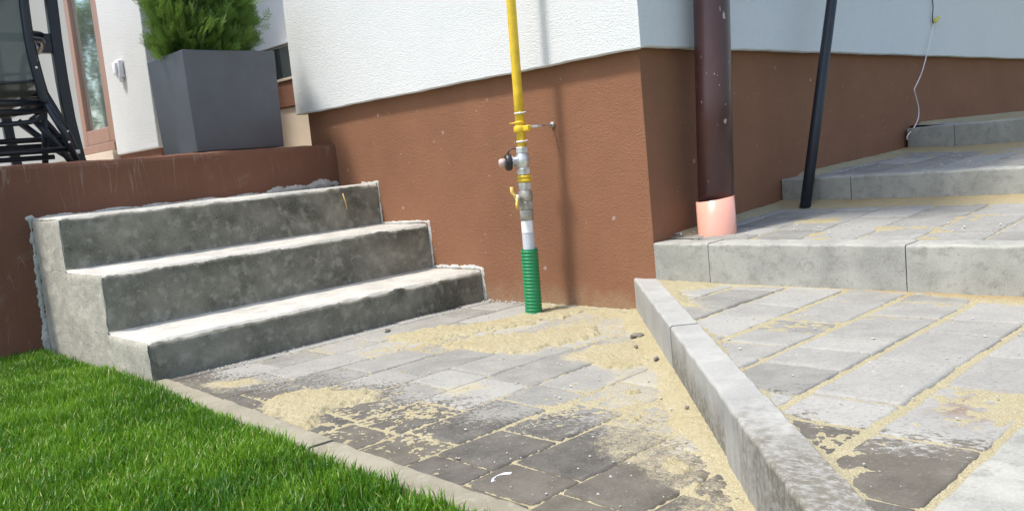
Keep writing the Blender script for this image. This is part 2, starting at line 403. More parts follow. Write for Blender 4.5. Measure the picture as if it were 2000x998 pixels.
p4 = pave_fn([-1.32+.153*i for i in range(10)], {}, (.004, .006), zp4, lambda X, Y, t: .8+0*X, 23)
tag(grid('paving', 1.94, 7.2, -1.3, -.001, .02, p4, lambda X, Y: X == X, M_pave), 'block paving of the topmost level', kind='structure')

# ------------------------------------------------------------------ sand
def sand_low(X, Y):
    n = fbm(X, Y, 11, 4, 50); n2 = fbm(X, Y, 46, 4, 51); n3 = fbm(X, Y, 150, 2, 52)
    h = np.full(X.shape, -.02)
    for P, amp, wd in P_S:
        d = sdpoly(X, Y, P)+.060*(n-.5)+.060*(n2-.5)
        if P is P_S1: d = d-.18*sstep(.44, .58, fbm(X, Y, 6.5, 3, 57))*sstep(.02, .10, Y-DIAG(X))-.012-.07*sstep(.44, .6, fbm(X, Y, 24, 3, 58))
        h = np.maximum(h, -.0075+(amp+.0075)*sstep(-wd, wd*1.2, d))
    kd = Y-DIAG(X)                                        # heaped against the kerb
    h = np.maximum(h, np.where(kd < .16, -.0075+.019*sstep(.13+.08*(n-.5), -.01, kd)*sstep(-1.3, -.6, X+.2), -.02))
    wd_ = -X                                              # along the wall foot
    h = np.maximum(h, np.where(Y < .5, .010*sstep(.10+.06*(n-.5), .0, wd_)-.002, -.02))
    jn = fbm(X, Y, 5, 3, 60)                              # joints are sanded here and there
    near = sstep(-.82, -1.05, X)
    h = np.maximum(h, -.0105+.0068*sstep(.40-.1*near, .55-.1*near, jn+.25*(n2-.5)))
    ed = X+1.222+.03*np.clip(-Y, 0, 2)
    h = np.maximum(h, np.where(Y < .35, -.006+.007*sstep(.020, .004, ed)*sstep(.42, .5, n2+.1), -.02))
    h = h+.0056*(n2-.5)+.0050*(n3-.5)-.0004
    return h, dict(wet=0.15*sstep(.5, .7, n)+0*X)
tag(grid('sand', -1.31, .003, -1.22, .78, .0034, sand_low, lambda X, Y: (Y > DIAG(X)-.02) & (X < .003) & (X > -1.218-.03*np.clip(-Y, 0, 2)), M_sand), 'loose yellow jointing sand swept over the lower paving', kind='stuff')
def sand_up(X, Y):
    n = fbm(X, Y, 11, 4, 70); n2 = fbm(X, Y, 46, 4, 71); n3 = fbm(X, Y, 150, 2, 72)
    h = np.full(X.shape, .0950)
    kd = DIAG(X)-.085-Y
    h = np.where(n > .66, .0935, h)
    h = np.maximum(h, .0955+.006*sstep(.035+.05*(n-.5), -.005, kd))
    h = np.maximum(h, .0955+.0065*sstep(.055+.05*(n-.5), 0, -X))
    for P, amp, wd in P_U:
        d = sdpoly(X, Y, P)+.05*(n-.5)+.03*(n2-.5); h = np.maximum(h, .097+(amp+.002)*sstep(-wd, wd*1.5, d))
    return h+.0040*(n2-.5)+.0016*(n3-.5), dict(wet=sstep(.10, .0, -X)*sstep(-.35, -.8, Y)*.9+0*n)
tag(grid('sand', -1.31, 0., -1.206, .02, .0036, sand_up, lambda X, Y: (Y < DIAG(X)-.080) & (X < 0), M_sand), 'yellow sand filling the wide joints of the right paving', kind='stuff')
def sand_p(zf, x0, x1, seed, kerbside):
    def f(X, Y):
        n = fbm(X, Y, 7, 4, seed); n2 = fbm(X, Y, 40, 3, seed+1)
        h = zf(X, Y)-.006+.007*sstep(.50, .74, n+.12*sstep(-.3, -1, Y)*0)
        h = np.maximum(h, zf(X, Y)-.004+.020*sstep(.16+.12*(n-.5), 0, x1-X))
        h = np.maximum(h, zf(X, Y)-.004+.016*sstep(.09+.10*(n-.5), 0, -Y))
        h = np.minimum(h, zf(X, Y)-.006+.03*sstep(x0, x0+.12, X)+.002)
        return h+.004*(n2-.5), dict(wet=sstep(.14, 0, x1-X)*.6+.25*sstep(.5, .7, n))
    return f
tag(grid('sand', .08, .765, -1.3, -.001, .006, sand_p(zp2, .08, .765, 80, 1), lambda X, Y: X == X, M_sand), 'thin drifts of sand on the second level', kind='stuff')
tag(grid('sand', .845, 1.865, -1.3, -.001, .008, sand_p(zp3, .85, 1.865, 90, 1), lambda X, Y: X == X, M_sand), 'brownish sand over the third level', kind='stuff')
tag(grid('sand', 1.945, 5, -1.3, -.001, .014, sand_p(zp4, 2, 5.2, 95, 1), lambda X, Y: X == X, M_sand), 'sand along the wall foot on the topmost level', kind='stuff')

# ------------------------------------------------------------------ kerbs
def kerb(a, b, width, ztop, zbot, mat, label, group, side=1, rnd=.0042):
    """kerb stone from a to b (its visible face line), thickness to the given side, with a rounded front arris"""
    a = Vector((a[0], a[1], 0)); b = Vector((b[0], b[1], 0)); d = (b-a); L = d.length; d.normalize(); n = Vector((-d.y, d.x, 0))*side
    prof = [(0, zbot), (0, ztop-rnd*1.6)]+[(rnd*1.6*(1-math.cos(t)), ztop-rnd*1.6*(1-math.sin(t))) for t in (math.pi/8, math.pi/4, 3*math.pi/8)]+[(rnd*1.6, ztop), (width-rnd, ztop+.0005), (width, ztop-rnd), (width, zbot)]
    ns = max(2, int(L/.02)); v = []; k = len(prof); sd = random.random()*9
    for i in range(ns+1):
        t = min(max(i/ns, 0), 1)*L; e = .0008 if i in (0, ns) else 0
        t = .0006 if i == 0 else (L-.0006 if i == ns else t)
        for (u, z) in prof:
            wz = .0009*math.sin(t*40+sd)+.0008*math.sin(t*97+sd*3)
            uu = u+(e if u < width/2 else -e)
            p = a+d*t+n*(uu+(.0008*math.sin(t*61+z*80+sd) if u < width/2 else 0)); v.append((p.x, p.y, z+(wz-e if z > zbot+.02 else 0)))
    f = [(i*k+j, i*k+(j+1) % k, (i+1)*k+(j+1) % k, (i+1)*k+j) for i in range(ns) for j in range(k)]
    f.append(tuple(range(k))[::-1]); f.append(tuple(ns*k+j for j in range(k)))
    if side < 0: f = [q[::-1] for q in f]
    o = link('kerb_stone', v, f, mat)
    for p in o.data.polygons: p.use_smooth = False
    tag(o, label, 'kerb stone', group); return o
G1 = 'kerb stones of the sloping edging between the two pavings'
dz = lambda x: (x, DIAG(x))
kerb(dz(-.004), (-.53, DIAG(-.53)), .065, .106, -.10, M_kerb_diag, 'light grey kerb stone of the sloping row, butting against the brown wall', G1, 1)
kerb((-.5335, DIAG(-.5335)-.001), (-.937, DIAG(-.937)), .065, .105, -.10, M_kerb_mid, 'kerb stone in the middle of the sloping row, sand stained on its face', G1, 1)
kerb((-.9405, DIAG(-.9405)+.004), (-1.47, DIAG(-1.47)+.004), .068, .107, -.12, M_kerb_diag, 'nearest kerb stone of the sloping row, bright white edge and brown stained top', G1, 1)
G2 = 'kerb stones of the front step right of the wall corner'
yk = [-.004, -.190, -.727, -1.265]
la = ['short kerb stone of the front step below the orange pipe, at the wall corner', 'full kerb stone of the front step, second from the wall corner', 'kerb stone of the front step cut off by the right edge of the photo']
for i in range(3):
    kerb((-.008-.0008*i, yk[i]-.0006), (-.008-.0012*i, yk[i+1]+.0006), .088, .2125, .02, M_kerb, la[i], G2, 1)
G3 = 'kerb stones of the second step'
yk = [-.004, -.255, -.80, -1.3]; la = ['short grey kerb stone of the second step, behind the foot of the black pole', 'long kerb stone of the second step beside the black pole, darker at its right end', 'kerb stone of the second step outside the right edge']
for i in range(3): kerb((.762-.001*i, yk[i]-.0006), (.761-.001*i, yk[i+1]+.0006), .08, .333, .10, M_kerb, la[i], G3, 1)
G4 = 'kerb stones of the third step'
yk = [-.018, -.212, -.76, -1.3]; la = ['short kerb stone of the third step at the lower end of the white wire', 'long kerb stone of the third step beside the short one, running out of the photo', 'kerb stone of the third step outside the right edge']
for i in range(3): kerb((1.862, yk[i]-.0006), (1.862, yk[i+1]+.0006), .08, .461, .2, M_kerb, la[i], G4, 1)
GE = 'edging stones between lawn and paving'
ed = [(-1.167, .757), (-1.190, .368), (-1.2215, -.144), (-1.243, -.62), (-1.262, -1.10), (-1.27, -1.6)]
la = ['pale edging stone starting at the corner of the lowest concrete step', 'middle edging stone between lawn and paving, cracked joint at each end', 'long edging stone along the lawn ending at the bottom of the photo', 'edging stone at the bottom edge of the photo', 'edging stone nearest the camera']
for i in range(5):
    a, b = ed[i], ed[i+1]; dv = (Vector(b)-Vector(a)).normalized()*.0018
    kerb((a[0]+dv.x, a[1]+dv.y), (b[0]-dv.x, b[1]-dv.y), .058, .009+.002*(i % 2), -.15, M_edge, la[i], GE, -1, .004)
GR = 'edging stones along the right edge of the upper paving'
for i, (x0, x1, l_) in enumerate(((-1.36, -.86, 'stained edging stone in the lower right corner beside a tuft of grass'), (-.857, -.36, 'edging stone at the right edge beyond the brown stained paver'), (-.357, -.004, 'edging stone outside the right edge'))):
    kerb((x0, -1.203), (x1, -1.203), .09, .108, -.1, M_kerb, l_, GR, -1)

# ------------------------------------------------------------------ house
H = empty('house', (3, 1, 0)); tag(H, 'rendered house, white above a red brown plinth, with a glazed terrace front', 'house')
def sheet(mb, o, u, v, nu, nv, disp=0): pass
b = MB(); b.box((0, 0, -.3), (7.5, 1.80, .80)); plinth = b.build('plinth_wall', M_brown, H)
# white render shell above, slightly proud with a wavy drip edge
def upper():
    m = MB(); n = 90
    def wav(t, s): return .0010*math.sin(t*11+s)+.0006*math.sin(t*37+s*2)+.0004*math.sin(t*90+s)
    zt = 3.1; e = .030; v = []; ring = []
    L1 = [(-e, 1.845-(1.845+e)*i/n, 0) for i in range(n+1)]; L2 = [(-e+(7.55)*i/(3*n), -e, 1) for i in range(1, 3*n+1)]
    pts = L1+L2
    for i, (x, y, k) in enumerate(pts):
        t = x+y; z = .772+wav(t, k)+(.003 if k else 0)
        c = i == n
        r = .004
        dx, dy = (1, 0) if k == 0 and not c else ((0, 1) if k else (.7, .7))
        v += [(x+dx*.028, y+dy*.028, z+.001), (x+dx*r, y+dy*r, z), (x, y, z+r), (x, y, z+.06), (x, y, zt)]
    f = []
    for i in range(len(pts)-1):
        for j in range(4): f.append((i*5+j, (i+1)*5+j, (i+1)*5+j+1, i*5+j+1))
    m.add(v, f)
    m.add([(-e, 1.845, .772), (.25, 1.845, .772), (.25, 1.845, zt), (-e, 1.845, zt)], [(0, 1, 2, 3)])
    m.add([(-.002, 1.845, .772), (.25, 1.845, .772), (.25, 1.70, .772), (-.002, 1.70, .772)], [(0, 1, 2, 3)])
    return m.build('upper_wall', M_white, H)
upper()
M_shade_eave = plain('shade_eave_brown', (.30, .22, .17), .7)
b = MB(); b.box((-.55, -.26, 2.62), (7.6, 2.4, 2.72)); b.build('added_shade_eave', M_shade_eave, H)  # unseen eave added; its overhang is shaped to shade the right paving
M_tile = plain('beige_tile', (.52, .44, .35), .5, 0, .08, 6)
M_fr = Mat('brown_window_frame', .45); M_fr.color(M_fr.mix(M_fr.ramp(M_fr.noise(8, 5, .6, M_fr.vec((1, 1, .1))), .3, .7), (.24, .135, .095), (.31, .185, .135))); M_fr = M_fr.m
def glassmat():
    m = Mat('window_glass', .03, .9); m.color((.62, .70, .70)); m.b.inputs['Metallic'].default_value = .9
    m.bump(m.noise(1.5, 1), .02, .05); return m.m
M_glass = glassmat()
# glazed wall behind the planter (faces -x)
b = MB(); b.box((.1, 1.80, .55), (.35, 3.6, .832)); b.build('tiled_plinth', M_tile, H, bevel=.003)
b = MB(); b.box((.085, 1.80, .834), (.34, 3.6, .950)); b.build('brown_band', M_brown_ret, H, bevel=.003)
wn = MB(); wn.box((.075, 1.80, .952), (.33, 3.6, .964)); W1 = wn.build('window_sill', M_tile, H, bevel=.002)
wf = MB(); wf.box((.11, 3.1, .966), (.17, 3.17, 2.4)); wf.box((.11, 1.846, 2.4), (.17, 3.17, 2.47)); W2 = wf.build('window', M_fr, H)
b = MB(); b.add([(.14, 1.846, .966), (.14, 3.1, .966), (.14, 3.1, 2.4), (.14, 1.846, 2.4)], [(0, 3, 2, 1)])
p = b.build('pane', M_glass, H); p.parent = W2; p.matrix_parent_inverse = Matrix.Identity(4)
b = MB(); b.box((.118, 1.848, 1.135), (.124, 3.098, 2.40)); b.box((.112, 1.848, 1.128), (.128, 3.098, 1.134)); p = b.build('sky_reflection_panel', plain('painted_sky_reflection', (.80, .83, .84), .6, 0, .03, 4), H); p.parent = W2; p.matrix_parent_inverse = Matrix.Identity(4)  # added pale panel imitates bright sky mirrored in the upper pane
# side wing with the socket, facing -x
b = MB(); b.box((-.45, 2.335, .693), (-.22, 2.835, 2.9)); b.build('wing_wall', stucco('toned_down_white_render', (.56, .57, .56), (.53, .54, .53)), H, bevel=.006)  # white render with its colour lowered to offset sun and bounced light
b = MB(); b.box((-.435, 2.35, .55), (-.23, 2.83, .70)); b.build('wing_plinth', M_brown_ret, H)
b = MB(); b.box((-.43, 3.30, .72), (-.22, 6.5, 2.9)); b.build('back_wall', plain('grey_render', (.27, .28, .27), .9, 0, .05, 3), H)
b = MB(); b.box((-.41, 3.28, .55), (-.23, 6.5, .72)); b.build('back_plinth', M_tile, H)
b = MB(); b.box((-.22, 2.9, .55), (.8, 6.5, 2.9)); b.build('inner_wall', M_tile, H)
# terrace door
D = MB(); x0, x1 = -.445, -.38
D.box((x0, 2.845, .765), (x1, 2.915, 2.75)); D.box((x0, 3.225, .765), (x1, 3.285, 2.75)); D.box((x0, 2.915, .765), (x1, 3.225, .840)); D.box((x0, 2.915, 2.68), (x1, 3.225, 2.75))
D.box((x0-.01, 2.84, .72), (x1, 3.29, .764))
door = D.build('terrace_door', M_fr, H, bevel=.004)
b = MB(); b.add([(-.425, 2.915, .84), (-.425, 3.225, .84), (-.425, 3.225, 2.68), (-.425, 2.915, 2.68)], [(0, 3, 2, 1)])
p = b.build('pane', M_glass, H); p.parent = door; p.matrix_parent_inverse = Matrix.Identity(4)
b = MB(); b.box((-.47, 2.836, .55), (-.36, 3.29, .719)); b.build('door_threshold', M_tile, H, bevel=.003)

# socket on the wing wall
M_plast = plain('white_plastic', (.72, .73, .76), .35, 0, .03)
so_ = empty('wall_socket', (-.45, 2.62, 1.07)); tag(so_, 'white outdoor socket with hinged cover on the white wall left of the planter', 'socket')
def rbox(name, c, s, mat, parent, bev):
    m = MB(); m.box([c[i]-s[i]/2 for i in range(3)], [c[i]+s[i]/2 for i in range(3)]); return m.build(name, mat, parent, True, bev, 4)
rbox('socket_body', (-.463, 2.62, 1.078), (.028, .052, .085), M_plast, so_, .010)
rbox('socket_cover', (-.482, 2.622, 1.080), (.014, .036, .056), M_plast, so_, .006)
rbox('cable_entry', (-.465, 2.612, 1.028), (.018, .020, .022), M_plast, so_, .004)

# terrace ------------------------------------------------------------
g = MB(); g.box((-3.6, 1.70, .50), (.1, 6.5, .618)); tag(g.build('terrace_floor', M_tile), 'beige tiled terrace floor behind the low wall', kind='structure')
def ret_wall():
    nx = 180; prof = [(0, -.15), (0, .3), (0, .55), (0, .612), (.003, .624), (.012, .630), (.05, .631), (.10, .6305), (.11, .60)]
    v = []; k = len(prof)
    for i in range(nx+1):
        x = -3.6+3.6*i/nx; x = min(x, -.001)
        for u, z in prof:
            w_ = .0014*math.sin(x*9)+.0009*math.sin(x*37+1)+.0006*math.sin(x*93+2); top = z > .6
            v.append((x, 1.616+u+(.0015*math.sin(x*37+z*20)), z+(w_ if top else 0)))
    f = [(i*k+j, (i+1)*k+j, (i+1)*k+j+1, i*k+j+1) for i in range(nx) for j in range(k-1)]
    return link('terrace_wall', v, f, M_brown_ret)
tag(ret_wall(), 'low red brown terrace wall with white lime runs, behind the concrete steps', 'wall')

# ------------------------------------------------------------------ concrete steps
def steps():
    F = [1.342, 1.046, .768]; T = [.451, .283, .111]
    prof = [(1.617, .451)]
    def seg(a, b, n): return [(a[0]+(b[0]-a[0])*i/n, a[1]+(b[1]-a[1])*i/n) for i in range(1, n+1)]
    pts = [(1.617, T[0]), (F[0], T[0]), (F[0], T[1]), (F[1], T[1]), (F[1], T[2]), (F[2], T[2]), (F[2], -.06)]
    typ = []; P = [pts[0]]
    for i in range(len(pts)-1):
        L = math.dist(pts[i], pts[i+1]); n = max(6, int(L/.0075)); s = seg(pts[i], pts[i+1], n); P += s; typ += [i % 2]*n
    P = np.array(P); nk = len(P); typ = np.array(typ)   # 0 tread 1 riser
    # outward normal of profile & corner proximity
    nx = 190; X = np.linspace(-1.200, -.002, nx)
    XX, KK = np.meshgrid(X, np.arange(nk), indexing='ij')
    Y = P[KK, 0].astype(float); Z = P[KK, 1].astype(float)
    arc = np.concatenate([[0], np.cumsum(np.hypot(*np.diff(P, axis=0).T))])[KK]
    # rounding/chipping of convex corners
    for c in (1, 3, 5):
        cy, cz = pts[c]; d = np.hypot(Y-cy, Z-cz); r = .006+.026*(fbm(XX, arc*0+c, 16, 5, c, .7)-.35)
        k = np.clip(1-d/(.015), 0, 1)**1.4*np.clip(r, .0015, .011)
        Y = Y+k*.75; Z = Z-k*.85
    for c in (2, 4):
        cy, cz = pts[c]; d = np.hypot(Y-cy, Z-cz); k = np.clip(1-d/.014, 0, 1)**1.5*.006; Y = Y-k*.6; Z = Z+k*.7
    rimk = np.clip(1-(XX+1.200)/.016, 0, 1)**2*.005; trr = np.concatenate([[0], typ])[KK] == 0
    Z = Z-np.where(trr, rimk, 0); Y = Y+np.where(~trr, rimk, 0)
    n1 = fbm(XX, arc, 7, 4, 5)-.5; n2 = fbm(XX, arc, 45, 3, 6)-.5
    tr = np.concatenate([[0], typ])[KK] == 0
    dn = .007*n1+.0030*n2
    Z = Z+np.where(tr, dn, 0); Y = Y+np.where(~tr, dn, 0)
    # lift of tread 3 seam
    V = [np.stack([XX.ravel(), Y.ravel(), Z.ravel()], 1)]
    idx = np.arange(nx*nk).reshape(nx, nk)
    q = np.stack([idx[:-1, :-1], idx[:-1, 1:], idx[1:, 1:], idx[1:, :-1]], -1).reshape(-1, 4)
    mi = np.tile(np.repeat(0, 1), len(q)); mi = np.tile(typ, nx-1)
    # left side face: from every profile vertex drop down to the ground
    nz = 40; prof0 = np.stack([Y[0], Z[0]], 1); ks = np.arange(nk)
    T_ = np.linspace(0, 1, nz)
    keep = [k for k in range(nk) if k == 0 or prof0[k, 0] < prof0[k-1, 0]-1e-6 or True]
    base = nx*nk; W = []
    ys = np.linspace(1.617, .768, 110)
    def top(y):
        return np.where(y > F[0], T[0], np.where(y > F[1], T[1], T[2]))
    sv = []; sf = []
    # side as three stacked blocks following the profile
    blocks = [(1.617, F[0], T[1], T[0]), (1.617, F[1], T[2], T[1]), (1.617, F[2], -.06, T[2])]
    for (ya, yb, za, zb) in blocks:
        ny = max(4, int((ya-yb)/.012)); nz = max(4, int((zb-za)/.012))
        b0 = sum(len(s) for s in sv)
        yy, zz = np.meshgrid(np.linspace(ya, yb, ny+1), np.linspace(za, zb, nz+1), indexing='ij')
        ed_ = np.minimum(np.minimum(yy-yb, .03), np.minimum(zb-zz+(0 if zb == T[0] else 0), .03))
        inner = (yy > yb+.02)
        x_ = -1.203-.010*(fbm(yy, zz, 8, 4, 40)-.5)-.006*(fbm(yy, zz, 60, 3, 41)-.5)
        bev = np.clip(1-(yy-yb)/.008, 0, 1)*.0035
        topb = np.clip(1-(zb-zz)/.008, 0, 1)*.0035*(1 if zb == T[0] else (yy < {T[1]: F[0], T[2]: F[1]}[zb]))
        x_ = x_+bev+topb
        bb = .004*(fbm(zz, yy, 30, 3, 43)-.4)*np.clip(1-(yy-yb)/.003, 0, 1)
        dzz = -.004*np.clip(1-(zb-zz)/.004, 0, 1)*(fbm(yy, zz*0, 40, 3, 8)+.4)*((yy < {T[0]: 9, T[1]: F[0], T[2]: F[1]}[zb]))
        sv.append(np.stack([x_.ravel(), (yy+bb+.002*(yy <= yb+1e-6)).ravel(), (zz+dzz).ravel()], 1))
        id2 = b0+np.arange((ny+1)*(nz+1)).reshape(ny+1, nz+1)
        sf.append(np.stack([id2[:-1, :-1], id2[:-1, 1:], id2[1:, 1:], id2[1:, :-1]], -1).reshape(-1, 4))
    SV = np.concatenate(sv); SF = np.concatenate(sf)+len(V[0])
    # snap the front body's left rim outward so it meets the rough side
    VV = V[0]; rim = VV[:nk]; rim[:, 0] -= .001
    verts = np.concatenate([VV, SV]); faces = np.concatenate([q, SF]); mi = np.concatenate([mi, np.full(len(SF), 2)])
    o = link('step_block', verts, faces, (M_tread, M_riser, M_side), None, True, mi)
    return o
ST = empty('concrete_steps', (-.6, 1.19, 0)); tag(ST, 'three rough cast concrete steps with pale treads against the brown walls', 'steps')
put(steps(), ST)
# mortar smeared along the house wall and the terrace wall
def crumble(path, n, r, name, jit=.006, squash=.6):
    mb = MB(); jit *= 1.25
    for i in range(int(n*2.6)):
        t = random.random()*(len(path)-1); k = int(t); u = t-k
        p = Vector(path[k]).lerp(Vector(path[k+1]), u)+Vector([random.gauss(0, jit) for _ in range(3)])
        rr = r*.62*(.35+random.random()**2)
        bm = bmesh.new(); bmesh.ops.create_icosphere(bm, subdivisions=1, radius=rr)
        v = [(p.x+q.co.x*(1+.6*random.random()), p.y+q.co.y*(1+.6*random.random()), p.z+q.co.z*squash*(.7+.6*random.random())) for q in bm.verts]
        mb.add(v, [tuple(x.index for x in fc.verts) for fc in bm.faces]); bm.free()
    return mb

def smear(axis, pl, width, amp, seed, step=.0028, w0=0):
    """mortar smeared on a wall: a thin uneven skin standing proud of the render"""
    A = np.array(pl); lo = A.min(0)-width*2; hi = A.max(0)+width*2
    a, z = np.meshgrid(np.arange(lo[0], hi[0], step), np.arange(lo[1], hi[1], step), indexing='ij')
    d = np.full(a.shape, 9.)
    for (p, q) in zip(A[:-1], A[1:]):
        e = q-p; t = np.clip(((a-p[0])*e[0]+(z-p[1])*e[1])/(e@e), 0, 1); d = np.minimum(d, np.hypot(a-p[0]-t*e[0], z-p[1]-t*e[1]))
    n = fbm(a, z, 26, 5, seed, .7)-.5; n2 = fbm(a, z, 150, 3, seed+3)-.5
    h = amp*(1-d/width)+amp*3.0*n+amp*.5*n2
    K = h > -.0012
    if axis == 'x': P = np.stack([-.0003-h, a, z], -1)
    else: P = np.stack([a, w0-.0006-h, z], -1)
    idx = np.arange(a.size).reshape(a.shape); q = np.stack([idx[:-1, :-1], idx[:-1, 1:], idx[1:, 1:], idx[1:, :-1]], -1).reshape(-1, 4)
    q = q[K.ravel()[q].any(1)]; used = np.unique(q); mp = np.zeros(a.size, np.int64); mp[used] = np.arange(len(used))
    return put(link('mortar_seam', P.reshape(-1, 3)[used], mp[q], M_mortar, None, True), ST)
smear('x', [(.765, -.01), (.766, .115), (.80, .118), (.92, .118), (1.04, .116)], .0075, .0032, 1)
smear('x', [(1.042, .115), (1.043, .288), (1.10, .291), (1.20, .288), (1.34, .286)], .0055, .0026, 2)
smear('x', [(1.342, .285), (1.342, .452), (1.45, .455)], .005, .0022, 3)
smear('y', [(-.02, .462), (-.10, .466), (-.19, .458), (-.34, .452)], .013, .0050, 4, w0=1.616)
smear('y', [(-1.2, .451), (-.9, .452), (-.5, .452), (-.3, .452)], .005, .0022, 5, w0=1.616)
smear('y', [(-1.208, -.02), (-1.211, .15), (-1.207, .30), (-1.206, .45)], .010, .0040, 6, w0=1.616)
M_straw = plain('straw', (.55, .40, .15), .7)
b = MB(); b.tube([(-.173, 1.338, .425), (-.168, 1.334, .395), (-.163, 1.337, .362)], .0028, 6); tag(b.build('straw', M_straw, smooth=True), 'yellow straw stuck to the riser of the top concrete step', 'straw')

# ------------------------------------------------------------------ gas riser
M_yel = plain('yellow_paint', (.74, .50, .03), .42, 0, .16, 35); M_yel2 = plain('pale_yellow_plastic', (.75, .52, .13), .45, 0, .08)
M_alu = Mat('galvanised_fittings', .38); M_alu.b.inputs['Metallic'].default_value = .75; M_alu.color(M_alu.mix(M_alu.ramp(M_alu.noise(40, 5), .35, .65), (.55, .56, .56), (.78, .78, .77))); M_alu.bump(M_alu.noise(150, 3), .001, .3); M_alu = M_alu.m
M_alu_old = plain('weathered_zinc', (.42, .40, .35), .55, .5, .3, 50, .3)
M_grey = plain('grey_pipe_wrap', (.55, .57, .62), .5, 0, .08, 30)
M_label = plain('white_tape', (.80, .80, .80), .4, 0, .03)
M_green = Mat('green_corrugated_plastic', .35); 
_n = M_green.ramp(M_green.noise(9, 6, .7, M_green.vec((1, 1, 3))), .60, .72)
M_green.color(M_green.mix(M_green.math('MULTIPLY', _n, .6), (.012, .24, .088), (.16, .27, .15))); M_green = M_green.m
M_black = plain('black_plastic', (.02, .02, .022), .4, 0, .2)
M_pink = plain('pale_pink_cap', (.60, .44, .42), .4, 0, .08)
GX = -.125
def gy(z): return .399-.0285*z if z < .7 else .379-.008*(z-.7)/.3
def gp(z, dx=0, dy=0): return Vector((GX+dx, gy(z)+dy, z))
GP = empty('gas_pipe', (GX, .4, 0)); tag(GP, 'yellow gas pipe with silver valves rising from a green corrugated sleeve at the brown wall', 'gas pipe')
b = MB(); b.tube([gp(z) for z in (.52, .7, 1.0, 1.5, 2.2, 3.0)], .0148, 24); b.build('yellow_pipe', M_yel, GP, True)
def ring(name, z0, z1, prof, mat, seg=24, sm=True, bev=0):
    m = MB(); c = gp(z0); ax = (gp(z1)-gp(z0)).normalized(); L = (gp(z1)-gp(z0)).length
    m.lathe([(r, t*L) for r, t in prof], c, ax, seg); return m.build(name, mat, GP, sm, bev)
# corrugated sleeve
pr = []; nr = 21; L_ = .215
for i in range(nr):
    for k in range(6):
        t = (i+k/6)/nr; ph = k/6; pr.append((.0282-.0026*(1 if .55 < ph < .95 else (.4 if ph >= .5 or ph < .08 else 0)), t))
pr.append((.0275, 1.0)); pr.append((.0235, 1.0)); pr.append((.0235, .9))
ring('green_sleeve', -.02, .210, pr, M_green, 36)
b = MB(); b.tube([gp(z) for z in (0, .1, .2, .275, .318)], .0193, 24); b.build('grey_pipe', M_grey, GP, True)
# label wrapped around part of the grey pipe
m = MB(); seg = 14; v = []
for zz in (.262, .300):
    for k in range(seg+1):
        a = math.radians(150+125*k/seg); c = gp(zz); v.append((c.x+.0203*math.cos(a), c.y+.0203*math.sin(a), c.z))
m.add(v, [(k, k+1, seg+1+k+1, seg+1+k) for k in range(seg)]); m.build('label_tape', M_label, GP, True)
ring('zinc_coupling', .300, .335, [(.018, 0), (.0215, .05), (.0215, .9), (.019, 1)], M_alu_old)
ring('hexagon_nut', .335, .362, [(.0, 0), (.0245, .02), (.0245, .95), (.0, 1)], M_alu_old, 6, False, .002)
ring('ball_valve', .360, .398, [(.019, 0), (.0235, .25), (.0245, .55), (.021, .85), (.019, 1)], M_alu_old)
ring('valve_nut', .396, .420, [(0, 0), (.0225, .02), (.0225, .98), (0, 1)], M_alu, 6, False, .002)
# valve stem and yellow butterfly handle, pointing to the camera
c0 = gp(.374); c1 = c0+Vector((-.034, 0, 0))
m = MB(); m.tube([c0, c1], .0075, 14); m.lathe([(0, 0), (.0115, .001), (.0115, .010), (0, .012)], c1+Vector((.004, 0, 0)), (-1, 0, 0), 16); m.build('valve_stem', M_alu_old, GP, True)
c1 = c1+Vector((-.006, 0, 0)); m = MB()
m.tube([c1, c1+Vector((-.002, .006, .011)), c1+Vector((-.006, .010, .020)), c1+Vector((-.006, .011, .036))], [.008, .008, .0095, .0085], 12, True, .55)
m.tube([c1, c1+Vector((-.002, -.004, -.010)), c1+Vector((-.006, -.006, -.018)), c1+Vector((-.006, -.007, -.034))], [.008, .008, .0095, .0085], 12, True, .55)
m.build('valve_handle', M_yel2, GP, True)
ring('yellow_union', .420, .444, [(.016, 0), (.0225, .12), (.0225, .42), (.018, .5), (.0225, .58), (.0225, .9), (.016, 1)], M_yel)
ring('regulator_nut', .444, .466, [(0, 0), (.0235, .03), (.0235, .97), (0, 1)], M_alu, 6, False, .002)
ring('regulator_body', .464, .512, [(.017, 0), (.0215, .2), (.0235, .5), (.0215, .8), (.017, 1)], M_alu)
ring('regulator_nut', .510, .531, [(0, 0), (.0215, .03), (.0215, .97), (0, 1)], M_alu, 6, False, .002)
ld = Vector((-.82, .57, .0)).normalized(); cR = gp(.487)      # regulator boss to the left
m = MB(); m.lathe([(.0, .0), (.0155, .005), (.0155, .030), (.019, .031), (.019, .036), (0, .037)], cR, ld, 28); m.build('regulator_boss', M_alu, GP, True)
m = MB(); m.lathe([(0, .036), (.0245, .037), (.0265, .040), (.0265, .052), (.022, .056), (0, .056)], cR, ld, 28)
tp = [cR+ld*.046+Vector((0, 0, .024)), cR+ld*.040+Vector((0, 0, .038)), cR+ld*.022+Vector((0, 0, .041)), cR+ld*.010+Vector((0, 0, .032))]
m.tube(tp, .0022, 8); m.build('black_cap', M_black, GP, True)
m = MB(); m.lathe([(0, .055), (.013, .056), (.013, .070), (.010, .075), (0, .077)], cR, ld, 24); m.build('pink_cap', M_pink, GP, True)
for z, s_ in ((.634, 1), (.547, 1)):
    m = MB(); m.lathe([(.0150, -.002), (.0166, -.002), (.0166, .002), (.0150, .002)], gp(z), (0, 0, 1), 24)
    q = gp(z); a = Vector((-.05, -.99, 0)).normalized()
    m.box(q+a*.0+Vector((-.016, -.020, -.003)), q+Vector((-.008, -.013, .003))); m.tube([q+Vector((-.010, -.016, 0)), q+Vector((-.006, -.034, .002))], .0012, 6)
    m.build('cable_tie', M_label, GP, True)
